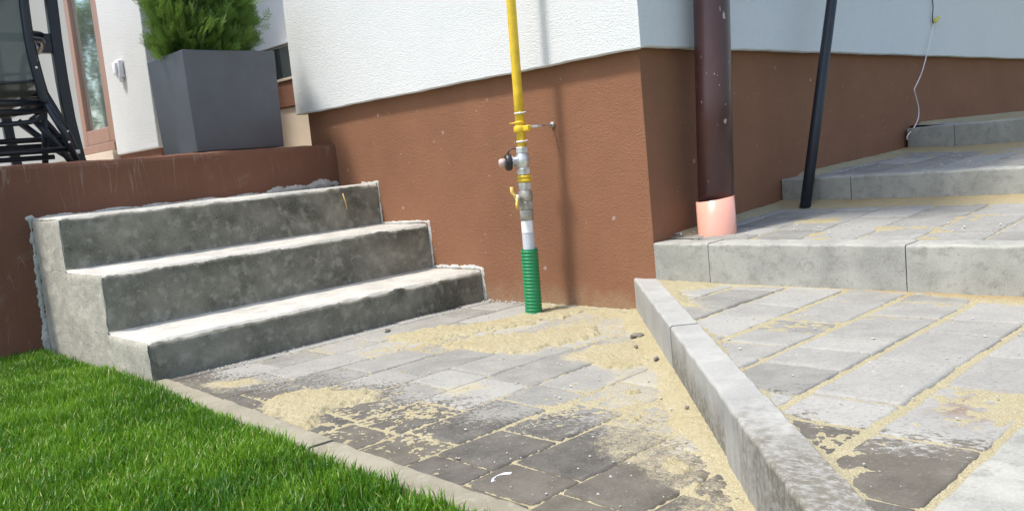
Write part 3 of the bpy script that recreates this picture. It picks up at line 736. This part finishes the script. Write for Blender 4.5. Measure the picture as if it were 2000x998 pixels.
# clamp, screw and plug
m = MB(); m.lathe([(.0148, -.010), (.0200, -.010), (.0205, 0), (.0200, .010), (.0148, .010)], gp(.586), (0, 0, 1), 24)
q = gp(.586)
m.box(q+Vector((-.008, -.040, -.009)), q+Vector((.008, -.016, .009))); m.box(q+Vector((-.006, .016, -.008)), q+Vector((.006, .026, .008)))
m.build('pipe_clamp', M_yel, GP, True, .003)
q = gp(.606); m = MB(); m.lathe([(.0148, -.003), (.0178, -.003), (.0178, .003), (.0148, .003)], q, (0, 0, 1), 24); m.box(q+Vector((-.006, .012, -.002)), q+Vector((.006, .040, .002))); m.build('upper_clip', M_yel, GP, True)
q = gp(.590); m = MB(); m.tube([q+Vector((.0, -.024, 0)), Vector((.002, q.y-.024, .592))], .0030, 10)
m.build('wall_screw', M_alu, GP, True)
m = MB(); m.lathe([(.0, .0), (.0085, .0), (.0085, .007), (0, .0075)], (0, q.y-.024, .592), (-1, 0, 0), 16); m.build('wall_plug', M_alu_old, GP, True)
m = MB(); m.tube([q+Vector((.03, -.024, 0)), q+Vector((.068, -.024, 0))], .0042, 10); m.build('screw_sleeve', M_label, GP, True)

# ------------------------------------------------------------------ downpipe
M_dp = Mat('dark_brown_downpipe', .32)
_wv = M_dp.N('ShaderNodeVectorMath', operation='ADD'); _nz = M_dp.N('ShaderNodeTexNoise'); _nz.inputs['Scale'].default_value = 60; M_dp.L(M_dp.co, _nz.inputs['Vector']); _ms = M_dp.N('ShaderNodeVectorMath', operation='SCALE'); _ms.inputs['Scale'].default_value = .02; M_dp.L(_nz.outputs['Color'], _ms.inputs[0]); M_dp.L(M_dp.vec((1.2, 1.2, .75)), _wv.inputs[0]); M_dp.L(_ms.outputs[0], _wv.inputs[1])
_s = M_dp.math('MULTIPLY', M_dp.ramp(M_dp.voro(19, _wv.outputs[0]), .10, .14, (1, 1, 1), (0, 0, 0)), M_dp.ramp(M_dp.noise(6, 2), .47, .52))
_s2 = M_dp.math('MULTIPLY', M_dp.ramp(M_dp.voro(52, _wv.outputs[0]), .10, .14, (1, 1, 1), (0, 0, 0)), M_dp.ramp(M_dp.noise(9, 2), .50, .55))
M_dp.color(M_dp.mix(M_dp.math('MULTIPLY', M_dp.math('MAXIMUM', _s, _s2), .75), M_dp.mix(M_dp.ramp(M_dp.noise(12, 4), .3, .7), (.060, .026, .026), (.075, .034, .032)), (.55, .45, .40))); M_dp = M_dp.m
M_or = plain('orange_drain_plastic', (.74, .36, .27), .22, 0, .06, 14)
DPp = empty('downpipe', (.18, -.10, .2)); tag(DPp, 'thick dark brown rain downpipe with pale splashes on the shaded wall', 'downpipe')
b = MB(); b.tube([(.180, -.102, .23), (.212, -.102, .62), (.236, -.102, .92), (.29, -.102, 1.6), (.37, -.102, 2.62)], .0530, 48); b.build('pipe', M_dp, DPp, True)
b = MB(); 
c = Vector((.176, -.102, .195)); v = []
for k in range(48):
    a = 2*math.pi*k/48; ca, sa = math.cos(a), math.sin(a)
    tz = .322+.006*(ca*.7-sa*.7)
    for r, z in ((.0575, c.z), (.0572, tz), (.0545, tz+.0005), (.0545, tz-.03)):
        v.append((c.x+.006+ca*r, c.y+sa*r, z))
b.add(v, [(k*4+j, ((k+1) % 48)*4+j, ((k+1) % 48)*4+j+1, k*4+j+1) for k in range(48) for j in range(3)])
o = b.build('drain_socket', M_or, None, True); tag(o, 'orange plastic drain pipe end around the foot of the brown downpipe', 'drain pipe')
# ------------------------------------------------------------------ black pole and wire
M_pole = plain('blue_black_plastic_pipe', (.014, .018, .028), .45, 0, .15)
b = MB(); a0 = Vector((.665, -.138, .240)); a1 = Vector((.930, -.145, .935)); d = a1-a0
b.tube([a0, a0+d*.5, a1, a1+d*1.2], .0178, 24); tag(b.build('pole', M_pole, None, True), 'black plastic pole leaning against the shaded wall in front of the second step', 'pole')
WR = empty('dangling_wire', (2.13, -.04, .9)); tag(WR, 'thin dangling wire, black above and white below a yellow crimp, right of the black pole', 'wire')
M_wb = plain('black_wire', (.03, .03, .04), .4); M_ww = plain('white_wire', (.72, .68, .68), .4)
def spline(pts, n=8):
    P = [Vector(p) for p in pts]; P = [2*P[0]-P[1]]+P+[2*P[-1]-P[-2]]; o = []
    for i in range(1, len(P)-2):
        for k in range(n):
            t = k/n; o.append(.5*((2*P[i])+(P[i+1]-P[i-1])*t+(2*P[i-1]-5*P[i]+4*P[i+1]-P[i+2])*t*t+(3*P[i]-P[i-1]-3*P[i+1]+P[i+2])*t**3))
    return o+[P[-2]]
b = MB(); b.tube(spline([(2.20, -.04, 1.25), (2.165, -.04, 1.10), (2.157, -.04, 1.028), (2.162, -.04, .99), (2.150, -.04, .955), (2.150, -.04, .925), (2.160, -.042, .918)]), .0024, 8); b.build('black_strand', M_wb, WR, True)
b = MB(); b.tube(spline([(2.158, -.042, .918), (2.11, -.045, .86), (2.06, -.048, .80), (1.985, -.045, .70), (1.905, -.04, .628)])+spline([(1.903, -.04, .622), (1.925, -.04, .585), (1.945, -.04, .54), (1.93, -.04, .495), (1.88, -.036, .455), (1.835, -.03, .430), (1.83, -.028, .418), (1.838, -.03, .412)]), .0024, 8); b.build('white_strand', M_ww, WR, True)
M_crimp = plain('yellow_green_crimp', (.60, .55, .06), .4)
b = MB(); b.tube([(2.155, -.044, .920), (2.175, -.046, .932), (2.20, -.048, .944), (2.212, -.048, .950)], [.004, .009, .008, .003], 10); b.build('crimp', M_crimp, WR, True)

# ------------------------------------------------------------------ planter
M_pl = Mat('anthracite_planter', .36, .8); _a = M_pl.noise(6, 6, .65)
M_pl.color(M_pl.mix(M_pl.ramp(_a, .3, .7), (.050, .056, .071), (.074, .083, .104))); M_pl.bump(M_pl.noise(120, 3), .0006, .3); M_pl = M_pl.m
def planter():
    bx = [(-.585, 1.658), (-.216, 1.658), (-.216, 1.965), (-.585, 1.965)]; tx = [(-.594, 1.653), (-.210, 1.653), (-.210, 1.990), (-.594, 1.990)]
    z0, z1, t = .634, 1.017, .014
    def ins(P, t): cx = sum(p[0] for p in P)/4; cy = sum(p[1] for p in P)/4; return [(p[0]+math.copysign(t, cx-p[0]), p[1]+math.copysign(t, cy-p[1])) for p in P]
    R = [(bx, z0), (tx, z1), (ins(tx, t), z1), (ins(tx, t+.003), z1-.06)]
    m = MB(); m.add([(x, y, z) for P, z in R for x, y in P], [(r*4+k, r*4+(k+1) % 4, r*4+4+(k+1) % 4, r*4+4+k) for r in range(3) for k in range(4)]+[(3, 2, 1, 0)]); return m
PL = empty('planter', (-.40, 1.81, .634)); tag(PL, 'square anthracite planter standing on the low terrace wall', 'planter')
planter().build('box', M_pl, PL, False, .003)
b = MB(); b.add([(-.575, 1.67, .975), (-.229, 1.67, .975), (-.229, 1.972, .975), (-.575, 1.972, .975)], [(0, 1, 2, 3)]); b.build('potting_soil', plain('potting_soil', (.03, .022, .015), .95, 0, .3, 60), PL)

# ------------------------------------------------------------------ foliage
def leafmat(name, c1, c2, trans=.35, rough=.5):
    m = Mat(name, rough, .4); v = m.attr('var')
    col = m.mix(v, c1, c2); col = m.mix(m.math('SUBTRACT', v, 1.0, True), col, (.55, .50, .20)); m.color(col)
    tr = m.N('ShaderNodeBsdfTranslucent'); m.L(m.mix(.5, col, scale_col(c2, 1.3)), tr.inputs[0])
    mx = m.N('ShaderNodeMixShader'); mx.inputs[0].default_value = trans
    m.L(m.b.outputs[0], mx.inputs[1]); m.L(tr.outputs[0], mx.inputs[2]); m.L(mx.outputs[0], m.t.nodes['Material Output'].inputs[0]); return m.m
M_thuja = leafmat('thuja_leaf', (.045, .105, .022), (.19, .31, .06), .3)
M_grass = leafmat('grass_leaf', (.030, .120, .008), (.175, .350, .020), .38, .42)
M_bark = plain('bark', (.12, .085, .06), .9, 0, .3, 40, .6)
def thuja(cx, cy, z0, h, r0, n, seed, scale=1.0, squash=1.0, prof_=[.62, .85, 1.0, .93, .5, .05]):
    rr = np.random.default_rng(seed)
    # one spray: stem with alternating narrow side leaflets, built as thin quads
    segs = []
    def br(p, d, L, w, lvl):
        segs.append((p, p+d*L, w))
        if lvl == 0: return
        k = 6 if lvl == 2 else 4
        for i in range(k):
            t = .18+.78*i/k; s = 1 if i % 2 else -1; a = math.radians(38)*s
            dd = np.array([d[0]*math.cos(a)-d[1]*math.sin(a), d[0]*math.sin(a)+d[1]*math.cos(a), d[2]])
            br(p+d*L*t, dd, L*(.50-.20*t), w*.9, lvl-1)
    br(np.zeros(3), np.array([1., 0, 0]), .085, .0016, 2)
    q = []
    for a, b_, w in segs:
        d = b_-a; nrm = np.array([-d[1], d[0], 0]); nrm /= np.linalg.norm(nrm)+1e-9
        q.append([a-nrm*w, b_-nrm*w*.5, b_+nrm*w*.5, a+nrm*w])
    q = np.array(q)*scale                                   # (m,4,3)
    q[:, :, 2] += -.25*q[:, :, 0]**2/.085/scale
    m = len(q)
    t = rr.random(n)**1.15; z = z0+h*t
    prof = np.interp(t, [0, .06, .2, .45, .8, 1], prof_)*r0
    lump = 1+.22*(np.sin(7*t*6+rr.random(n)*.6)*.4)
    ang = rr.random(n)*2*np.pi; lob = 1+.13*np.sin(ang*3+t*9)+.10*np.sin(ang*7-t*21)
    rad = prof*lob*lump*(.25+.72*rr.random(n)**.45)
    P = np.stack([cx+rad*np.cos(ang), cy+rad*np.sin(ang)*squash, z], 1)
    out = np.stack([np.cos(ang)*.8, np.sin(ang)*.8, 1.15+.7*rr.normal(0, .5, n)], 1); out += rr.normal(0, .35, (n, 3)); out /= np.linalg.norm(out, axis=1)[:, None]
    up = np.stack([-np.sin(ang), np.cos(ang), np.zeros(n)], 1)+rr.normal(0, .5, (n, 3)); Yv = np.cross(out, up); Yv /= np.linalg.norm(Yv, axis=1)[:, None]; Zv = np.cross(out, Yv)
    s = .55+.6*rr.random(n)
    V = P[:, None, None, :]+s[:, None, None, None]*(q[None, :, :, 0:1]*out[:, None, None, :]+q[None, :, :, 1:2]*Yv[:, None, None, :]+q[None, :, :, 2:3]*Zv[:, None, None, :])
    V = V.reshape(-1, 3); F = np.arange(len(V)).reshape(-1, 4)
    var = np.repeat(np.clip(.35*rr.random(n)+.65*(rad/(prof+1e-6)-.2), 0, 1), m*4)
    return V, F, var
T = empty('thuja', (-.41, 1.82, .98)); tag(T, 'dense green thuja shrub growing in the anthracite planter', 'shrub')
V, F, var = thuja(-.425, 1.82, .985, .45, .188, 5200, 5, .70, .9, prof_=[.62, .85, 1.0, 1.0, .80, .25])
o = link('foliage', V, F, M_thuja, attrs=dict(var=var)); put(o, T)
b = MB()
for i in range(7):
    a = i*.9; b.tube([(-.41+.03*math.cos(a), 1.82+.03*math.sin(a), .96), (-.41+.10*math.cos(a), 1.82+.09*math.sin(a), 1.25), (-.41+.08*math.cos(a), 1.82+.07*math.sin(a), 1.36)], [.010, .008, .004], 8)
b.build('stem', M_bark, T, True)

# reflected surroundings: they stand in the garden beyond the left edge of the photo
def garden_thuja(x, y, h, r, n, seed, lab):
    t = empty('conifer', (x, y, -.03)); tag(t, lab, 'tree')
    V, F, var = thuja(x, y, .1, h, r, n, seed, 5.0)
    o = link('crown', V, F, M_thuja, attrs=dict(var=var)); put(o, t)
    m = MB(); m.tube([(x, y, -.05), (x, y, h*.8)], [.06, .02], 10); m.build('trunk', M_bark, t, True)
garden_thuja(-3.9, 12.6, 3.1, .75, 900, 11, 'slender conifer in the garden that is mirrored in the terrace door')
M_hedge = leafmat('hedge_leaf', (.02, .05, .02), (.05, .10, .035), .2)
hd = empty('hedge', (-10, 13, 0)); tag(hd, 'clipped garden hedge mirrored in the terrace window', 'hedge')
n = 9000; u = rng.random(n)*9; s_ = rng.random((n, 2)); pa = np.array([-13.5, 9.0]); pb = np.array([-5.9, 14.4]); dv = (pb-pa)/9.3; nv = np.array([-dv[1], dv[0]])
c = np.stack([pa[0]+dv[0]*u+nv[0]*(s_[:, 0]-.5)*.9, pa[1]+dv[1]*u+nv[1]*(s_[:, 0]-.5)*.9, s_[:, 1]**.8*2.9], 1)
e1 = rng.normal(0, .09, (n, 3)); e2 = rng.normal(0, .09, (n, 3))
V = np.stack([c-e1, c-e2, c+e1, c+e2], 1).reshape(-1, 3)
put(link('foliage', V, np.arange(4*n).reshape(-1, 4), M_hedge, attrs=dict(var=np.repeat(rng.random(n), 4))), hd)
b = MB(); b.add([(pa[0], pa[1], 0), (pb[0], pb[1], 0), (pb[0], pb[1], 2.7), (pa[0], pa[1], 2.7)], [(0, 1, 2, 3)]); 
b.v += [(x+.15*nv[0], y+.15*nv[1], z) for x, y, z in b.v]; b.f += [(4, 7, 6, 5), (3, 2, 6, 7), (0, 3, 7, 4), (1, 5, 6, 2)]
b.build('inner_branches', plain('hedge_core', (.015, .025, .012), .9), hd)

# grass ----------------------------------------------------------------
def blades(px, py, pz, h, wd, seed, lean=.55):
    rr = np.random.default_rng(seed); n = len(px)
    a = rr.random(n)*2*np.pi; H_ = h*(.55+.6*rr.random(n)); ln = lean*(rr.random(n)**.8)*H_
    dx, dy = np.cos(a), np.sin(a); b2 = a+np.pi/2+rr.normal(0, .6, n); wx_, wy_ = np.cos(b2)*wd/2, np.sin(b2)*wd/2
    lv = [(0, 0, 1), (.42, .16, 1.0), (.78, .52, .75), (1, 1, .08)]
    rows = []
    for t, l_, k in lv:
        cx = px+dx*ln*l_; cy = py+dy*ln*l_; cz = pz+H_*t*np.sqrt(np.clip(1-(ln/H_*l_*.6)**2, .2, 1))
        rows.append(np.stack([cx-wx_*k, cy-wy_*k, cz], 1)); rows.append(np.stack([cx+wx_*k, cy+wy_*k, cz], 1))
    V = np.stack(rows, 1); m = 8
    F = np.array([[0, 1, 3, 2], [2, 3, 5, 4], [4, 5, 7, 6]]); F = (np.arange(n)[:, None, None]*m+F[None]).reshape(-1, 4)
    return V.reshape(-1, 3), F, n
def grass_area(name, n, x0, x1, y0, y1, keep, zf, h, wd, seed, label):
    rr = np.random.default_rng(seed); x = x0+(x1-x0)*rr.random(n); y = y0+(y1-y0)*rr.random(n)
    k = keep(x, y); x = x[k]; y = y[k]
    cl = fbm(x, y, 14, 3, seed); hh = h*(.75+.6*cl)
    V, F, m = blades(x, y, zf(x, y), hh, wd*(.7+.6*rr.random(len(x))), seed+1)
    base = np.clip(.05+1.5*(fbm(x, y, 9, 3, 99)-.25)+rr.normal(0, .28, len(x)), 0, 1.15)
    dry = (rr.random(len(x)) < .03); base = np.where(dry, 1.9, base)
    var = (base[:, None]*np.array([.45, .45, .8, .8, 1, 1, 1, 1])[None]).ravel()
    o = link(name, V, F, M_grass, attrs=dict(var=var)); return tag(o, label, kind='stuff')
edge = lambda y: np.interp(y, [-1.6, -1.1, -.62, -.144, .368, .757, 2], [-1.334, -1.325, -1.304, -1.282, -1.25, -1.222, -1.222])
inl = lambda x, y: (x < edge(y)-.004-.012*fbm(x, y, 30, 2, 4)) & (y < 1.61)
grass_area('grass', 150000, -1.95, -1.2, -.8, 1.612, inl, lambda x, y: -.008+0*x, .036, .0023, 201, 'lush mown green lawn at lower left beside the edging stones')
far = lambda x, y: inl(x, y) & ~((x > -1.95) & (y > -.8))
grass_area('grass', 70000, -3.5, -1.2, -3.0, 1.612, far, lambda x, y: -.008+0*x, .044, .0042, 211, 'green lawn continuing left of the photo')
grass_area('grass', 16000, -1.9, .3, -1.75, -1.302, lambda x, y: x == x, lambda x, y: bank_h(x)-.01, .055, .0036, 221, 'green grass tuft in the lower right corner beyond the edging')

# ------------------------------------------------------------------ terrace furniture
M_fm = plain('dark_powder_coated_steel', (.012, .016, .026), .35, 0, .1)
def mesh_fabric():
    m = Mat('grey_green_mesh_fabric', .7); w1 = m.noise(3, 3)
    m.color(m.mix(m.ramp(w1, .3, .7), (.12, .135, .122), (.16, .18, .162)))
    tr = m.N('ShaderNodeBsdfTransparent'); mx = m.N('ShaderNodeMixShader'); mx.inputs[0].default_value = .22
    m.L(m.b.outputs[0], mx.inputs[1]); m.L(tr.outputs[0], mx.inputs[2]); m.L(mx.outputs[0], m.t.nodes['Material Output'].inputs[0]); return m.m
M_mesh = mesh_fabric()
def chair(off, label):
    ox, oy, oz = off
    c = empty('garden_chair', (-1.35+ox, 1.9+oy, .618)); tag(c, label, 'garden chair', 'dark garden chairs pushed together on the terrace')
    def P(pts, y): return [(x+ox, y+oy, z+oz) for x, z in pts]
    XL = -1.62
    # back frame: both stiles, curved, with top bow
    bs = [(-1.075, .84), (-1.084, .911), (-1.094, 1.031), (-1.092, 1.184), (-1.082, 1.30), (-1.075, 1.42)]
    m = MB(); m.tube(spline(P(bs, 1.72)), .014, 12)
    ls = [(2*(-1.36)-x, z) for x, z in bs]; m.tube(spline(P(ls, 1.72)), .014, 12)
    m.tube(spline(P([bs[-1], (-1.10, 1.47), (-1.2, 1.49), (-1.36, 1.495), (-1.52, 1.49), (-1.62, 1.47), ls[-1]], 1.72)), .013, 12); m.build('back_frame', M_fm, c, True)
    # sling
    v = []; nu, nv_ = 14, 20
    for j in range(nv_+1):
        t = j/nv_; z = .915+(1.47-.915)*t; xr = np.interp(z, [.84, .911, 1.031, 1.184, 1.30, 1.42, 1.5], [-1.075, -1.084, -1.094, -1.092, -1.082, -1.075, -1.10])
        for i in range(nu+1):
            u = i/nu; x = xr+(2*-1.36-xr-xr)*u; sag = .030*math.sin(math.pi*u); v.append((x+ox, 1.722+sag+oy, z+oz+(-.012*math.sin(math.pi*u) if j == 0 else 0)))
    f = [(j*(nu+1)+i, j*(nu+1)+i+1, (j+1)*(nu+1)+i+1, (j+1)*(nu+1)+i) for j in range(nv_) for i in range(nu)]
    o = link('back_sling', v, f, M_mesh, None, True); put(o, c)
    m = MB(); m.tube([v[i] for i in range(nu+1)], .005, 8); m.build('hem', M_fm, o, True)
    # seat frame + seat sling
    m = MB()
    for y in (1.74, 2.16):
        m.tube(P([(-1.066, .842), (-1.655, .842)], y), .012, 10)
    for x in (-1.066, -1.655): m.tube([(x+ox, 1.74+oy, .842+oz), (x+ox, 2.16+oy, .842+oz)], .012, 10)
    m.tube(P([(-1.065, .815), (-1.655, .812)], 1.75), .009, 10); m.tube(spline(P([(-1.075, .80), (-1.13, .778), (-1.36, .772), (-1.58, .778), (-1.65, .80)], 1.77)), .009, 10)
    m.build('seat_frame', M_fm, c, True)
    v = []
    for j in range(11):
        for i in range(13):
            u = i/12; s = j/10; v.append((-1.08-.56*u+ox, 1.735+.42*s+oy, .885-.035*s-.03*math.sin(math.pi*u)*min(1, s*3)+oz))
    for i in range(13): v[i] = (v[i][0], v[i][1], .915+oz)
    f = [(j*13+i, j*13+i+1, (j+1)*13+i+1, (j+1)*13+i) for j in range(10) for i in range(12)]
    put(link('seat_sling', v, f, M_mesh, None, True), c)
    # legs (crossing pairs on both sides)
    for s in (0, 1):
        fx = lambda x: x if s == 0 else 2*(-1.36)-x
        m = MB(); m.tube(P([(fx(-1.076), .85), (fx(-1.03), .74), (fx(-.999), .63)], 1.72), .0115, 12); m.build('leg', M_fm, c, True)
        m = MB(); m.tube([(fx(-1.055)+ox, 1.80+oy, .83+oz), (fx(-1.068)+ox, 1.84+oy, .63+oz)], .0105, 12); m.build('leg', M_fm, c, True)
        m = MB(); m.tube([(fx(-1.10)+ox, 1.80+oy, .80+oz), (fx(-1.045)+ox, 1.80+oy, .72+oz), (fx(-.99)+ox, 1.80+oy, .632+oz)], .012, 12); m.build('leg', M_fm, c, True)
        # armrest
        m = MB(); zz = 1.055
        m.tube(spline([(fx(-1.085)+ox, 1.73+oy, zz+oz), (fx(-1.03)+ox, 1.80+oy, zz+.005+oz), (fx(-1.0)+ox, 1.95+oy, zz-.005+oz), (fx(-1.0)+ox, 2.12+oy, zz-.02+oz), (fx(-1.005)+ox, 2.16+oy, zz-.06+oz), (fx(-1.02)+ox, 2.16+oy, .85+oz)]), .012, 10, True, .8); m.build('armrest', M_fm, c, True)
    m = MB(); m.tube(P([(-1.012, .677), (-1.70, .672)], 1.735), .010, 10); m.tube(P([(-1.06, .655), (-1.66, .652)], 1.755), .009, 10)
    m.build('stretcher', M_fm, c, True)
    for x in (-.997, -1.723):
        m = MB(); m.lathe([(0, -.002), (.013, 0), (.014, .012), (.012, .014)], (x+ox, 1.72+oy, .618+oz), (0, 0, 1), 12); m.build('foot_pad', M_label, c, True)
    for z in (.956, .70):
        m = MB(); m.lathe([(0, .0), (.004, .0), (.004, .003), (0, .004)], (-1.088+ox if z > .9 else -1.02+ox, 1.706+oy, z+oz), (0, -1, 0), 10); m.build('rivet', M_label, c, True)
chair((0, 0, 0), 'dark steel garden chair with grey green mesh back, nearest the terrace edge')
chair((.055, .17, .05), 'second dark mesh garden chair, pushed in behind the front one')
# folding table frame leaning behind the chairs
TB = empty('garden_table', (-1.2, 2.4, .618)); tag(TB, 'dark garden table with a wide flat leg right of the chairs', 'garden table')
m = MB()
def slab(pts, y, w_, t=.02):
    n = len(pts); v = []
    for (x, z) in pts: v += [(x-w_/2, y, z), (x+w_/2, y, z), (x+w_/2, y+t, z), (x-w_/2, y+t, z)]
    f = [(i*4+k, i*4+(k+1) % 4, i*4+4+(k+1) % 4, i*4+4+k) for i in range(n-1) for k in range(4)]+[(3, 2, 1, 0), tuple(4*(n-1)+k for k in range(4))]
    return v, f
LG = [(-.905, .618), (-.912, .66), (-.925, .80), (-.930, .95), (-.930, 1.10), (-.926, 1.25), (-.92, 1.40)]
for (y, dx_) in ((1.95, 0), (2.75, 0)):
    for mir in (0, 1):
        m = MB(); pts = [((x if not mir else -2.7-x), z) for x, z in LG]; m.add(*slab(pts, y, .040, .03)); m.build('leg', M_fm, TB, False, .004)
m = MB(); m.box((-1.80, 1.93, 1.37), (-.88, 2.82, 1.40)); m.build('table_top', M_fm, TB, False, .006)
m = MB(); m.box((-1.79, 1.955, 1.085), (-.93, 1.975, 1.115)); m.box((-1.0, 1.955, 1.045), (-.94, 1.99, 1.09)); m.build('apron', M_fm, TB, False, .004)
m = MB(); m.tube([(-1.10, 1.965, .80), (-.985, 1.965, .69), (-.90, 1.965, .625)], .012, 10); m.build('brace', M_fm, TB, True)

# ------------------------------------------------------------------ small things on the paving
M_clod = plain('grey_mortar_crumb', (.17, .155, .13), .9, 0, .3, 90, .6); M_pebble = plain('pale_pebble', (.45, .43, .40), .8, 0, .2, 90, .3)
def stone(loc, r, mat, name, label, cat, group, sq=(1, .8, .55), seed=0):
    rr = random.Random(seed); bm = bmesh.new(); bmesh.ops.create_icosphere(bm, subdivisions=2, radius=r)
    for v in bm.verts:
        k = .75+.5*rr.random(); v.co = Vector((v.co.x*sq[0]*k, v.co.y*sq[1]*k, v.co.z*sq[2]*k))
    me = bpy.data.meshes.new(name); bm.to_mesh(me); bm.free(); me.materials.append(mat); o = bpy.data.objects.new(name, me); COL.objects.link(o)
    o.location = (loc[0], loc[1], loc[2]+r*sq[2]*.5); o.rotation_euler.z = rr.random()*6; return tag(o, label, cat, group)
GC = 'dark crumbs lying on the paving and sand'
stone((-.507, .668, 0), .011, M_clod, 'crumb', 'dark crumb of mortar near the foot of the lowest step', 'crumb', GC, (1.6, .9, .6), 1)
stone((-.287, -.138, .004), .013, M_clod, 'crumb', 'flat grey crumb in the sand beside the wall end of the sloping kerb', 'crumb', GC, (1.5, 1.1, .5), 2)
stone((-.480, -.340, .008), .007, M_clod, 'crumb', 'small dark crumb in the sand beside the middle sloping kerb stone', 'crumb', GC, (1, .9, .8), 3)
stone((-.636, .053, 0), .003, M_clod, 'crumb', 'tiny dark crumb in the middle of the paving, left one of two', 'crumb', GC, (1, .9, .8), 4)
stone((-.612, .033, 0), .003, M_clod, 'crumb', 'tiny dark crumb in the middle of the paving, right one of two', 'crumb', GC, (1, .9, .8), 5)
stone((-.39, -.214, .006), .005, M_clod, 'crumb', 'small dark crumb in the sand between wall and middle kerb stone', 'crumb', GC, (1, .9, .8), 6)
stone((-.757, -.613, .010), .0045, M_clod, 'crumb', 'small black crumb in the sand near the joint to the nearest sloping kerb stone', 'crumb', GC, (1, .9, .8), 7)
# spilled white filler
m = MB(); pth = [(-1.150, -.545), (-1.157, -.535), (-1.170, -.532), (-1.182, -.535), (-1.190, -.545)]
m.tube([(x, y, .0015) for x, y in pth], [.0050, .0042, .0018, .0022, .0034], 7, True, .35)
m.v = [(x+random.gauss(0, .0008), y+random.gauss(0, .0008), z) for x, y, z in m.v]
tag(m.build('filler_blob', M_label, None, True), 'small white smear of filler on the dark paver near the lawn edge', 'filler')
# gravel crumbs, uncountable
mb = MB(); rr = random.Random(3)
def crumbs(n, fn, r0, r1):
    for i in range(n):
        x, y, z = fn(); r = r0+(r1-r0)*rr.random()**3
        v = [(x+r*a*(.7+.6*rr.random()), y+r*b_*(.7+.6*rr.random()), z+r*c_*(.5+.4*rr.random())) for a, b_, c_ in ((1, 0, 0), (-1, 0, 0), (0, 1, 0), (0, -1, 0), (0, 0, 1), (0, 0, -1))]
        mb.add(v, [(0, 2, 4), (2, 1, 4), (1, 3, 4), (3, 0, 4), (2, 0, 5), (1, 2, 5), (3, 1, 5), (0, 3, 5)])
crumbs(260, lambda: (rr.uniform(-1.15, -.02), .755-abs(rr.gauss(0, .02)), .002), .0010, .0045)
crumbs(220, lambda: (-abs(rr.gauss(0, .018))-.002, rr.uniform(.1, .74), .006), .0012, .0050)
def onk():
    while True:
        x = rr.uniform(-1.2, 0); y = rr.uniform(-1.1, .7)
        if y > DIAG(x)+.01: return x, y, .003
crumbs(700, onk, .0008, .0035)
crumbs(250, lambda: (rr.uniform(.08, .74), rr.uniform(-.9, -.005), .222), .0012, .0045)
crumbs(120, lambda: (rr.uniform(.08, .74), -abs(rr.gauss(0, .02)), .226), .002, .006)
crumbs(150, lambda: (rr.uniform(.85, 1.85), rr.uniform(-.9, -.005), .345), .0015, .0050)
def onu():
    while True:
        x = rr.uniform(-1.2, 0); y = rr.uniform(-1.19, -.0)
        if y < DIAG(x)-.10: return x, y, .102
crumbs(260, onu, .0008, .0032)
tag(mb.build('gravel', M_pebble), 'fine pale gravel crumbs scattered over the paving', kind='stuff')
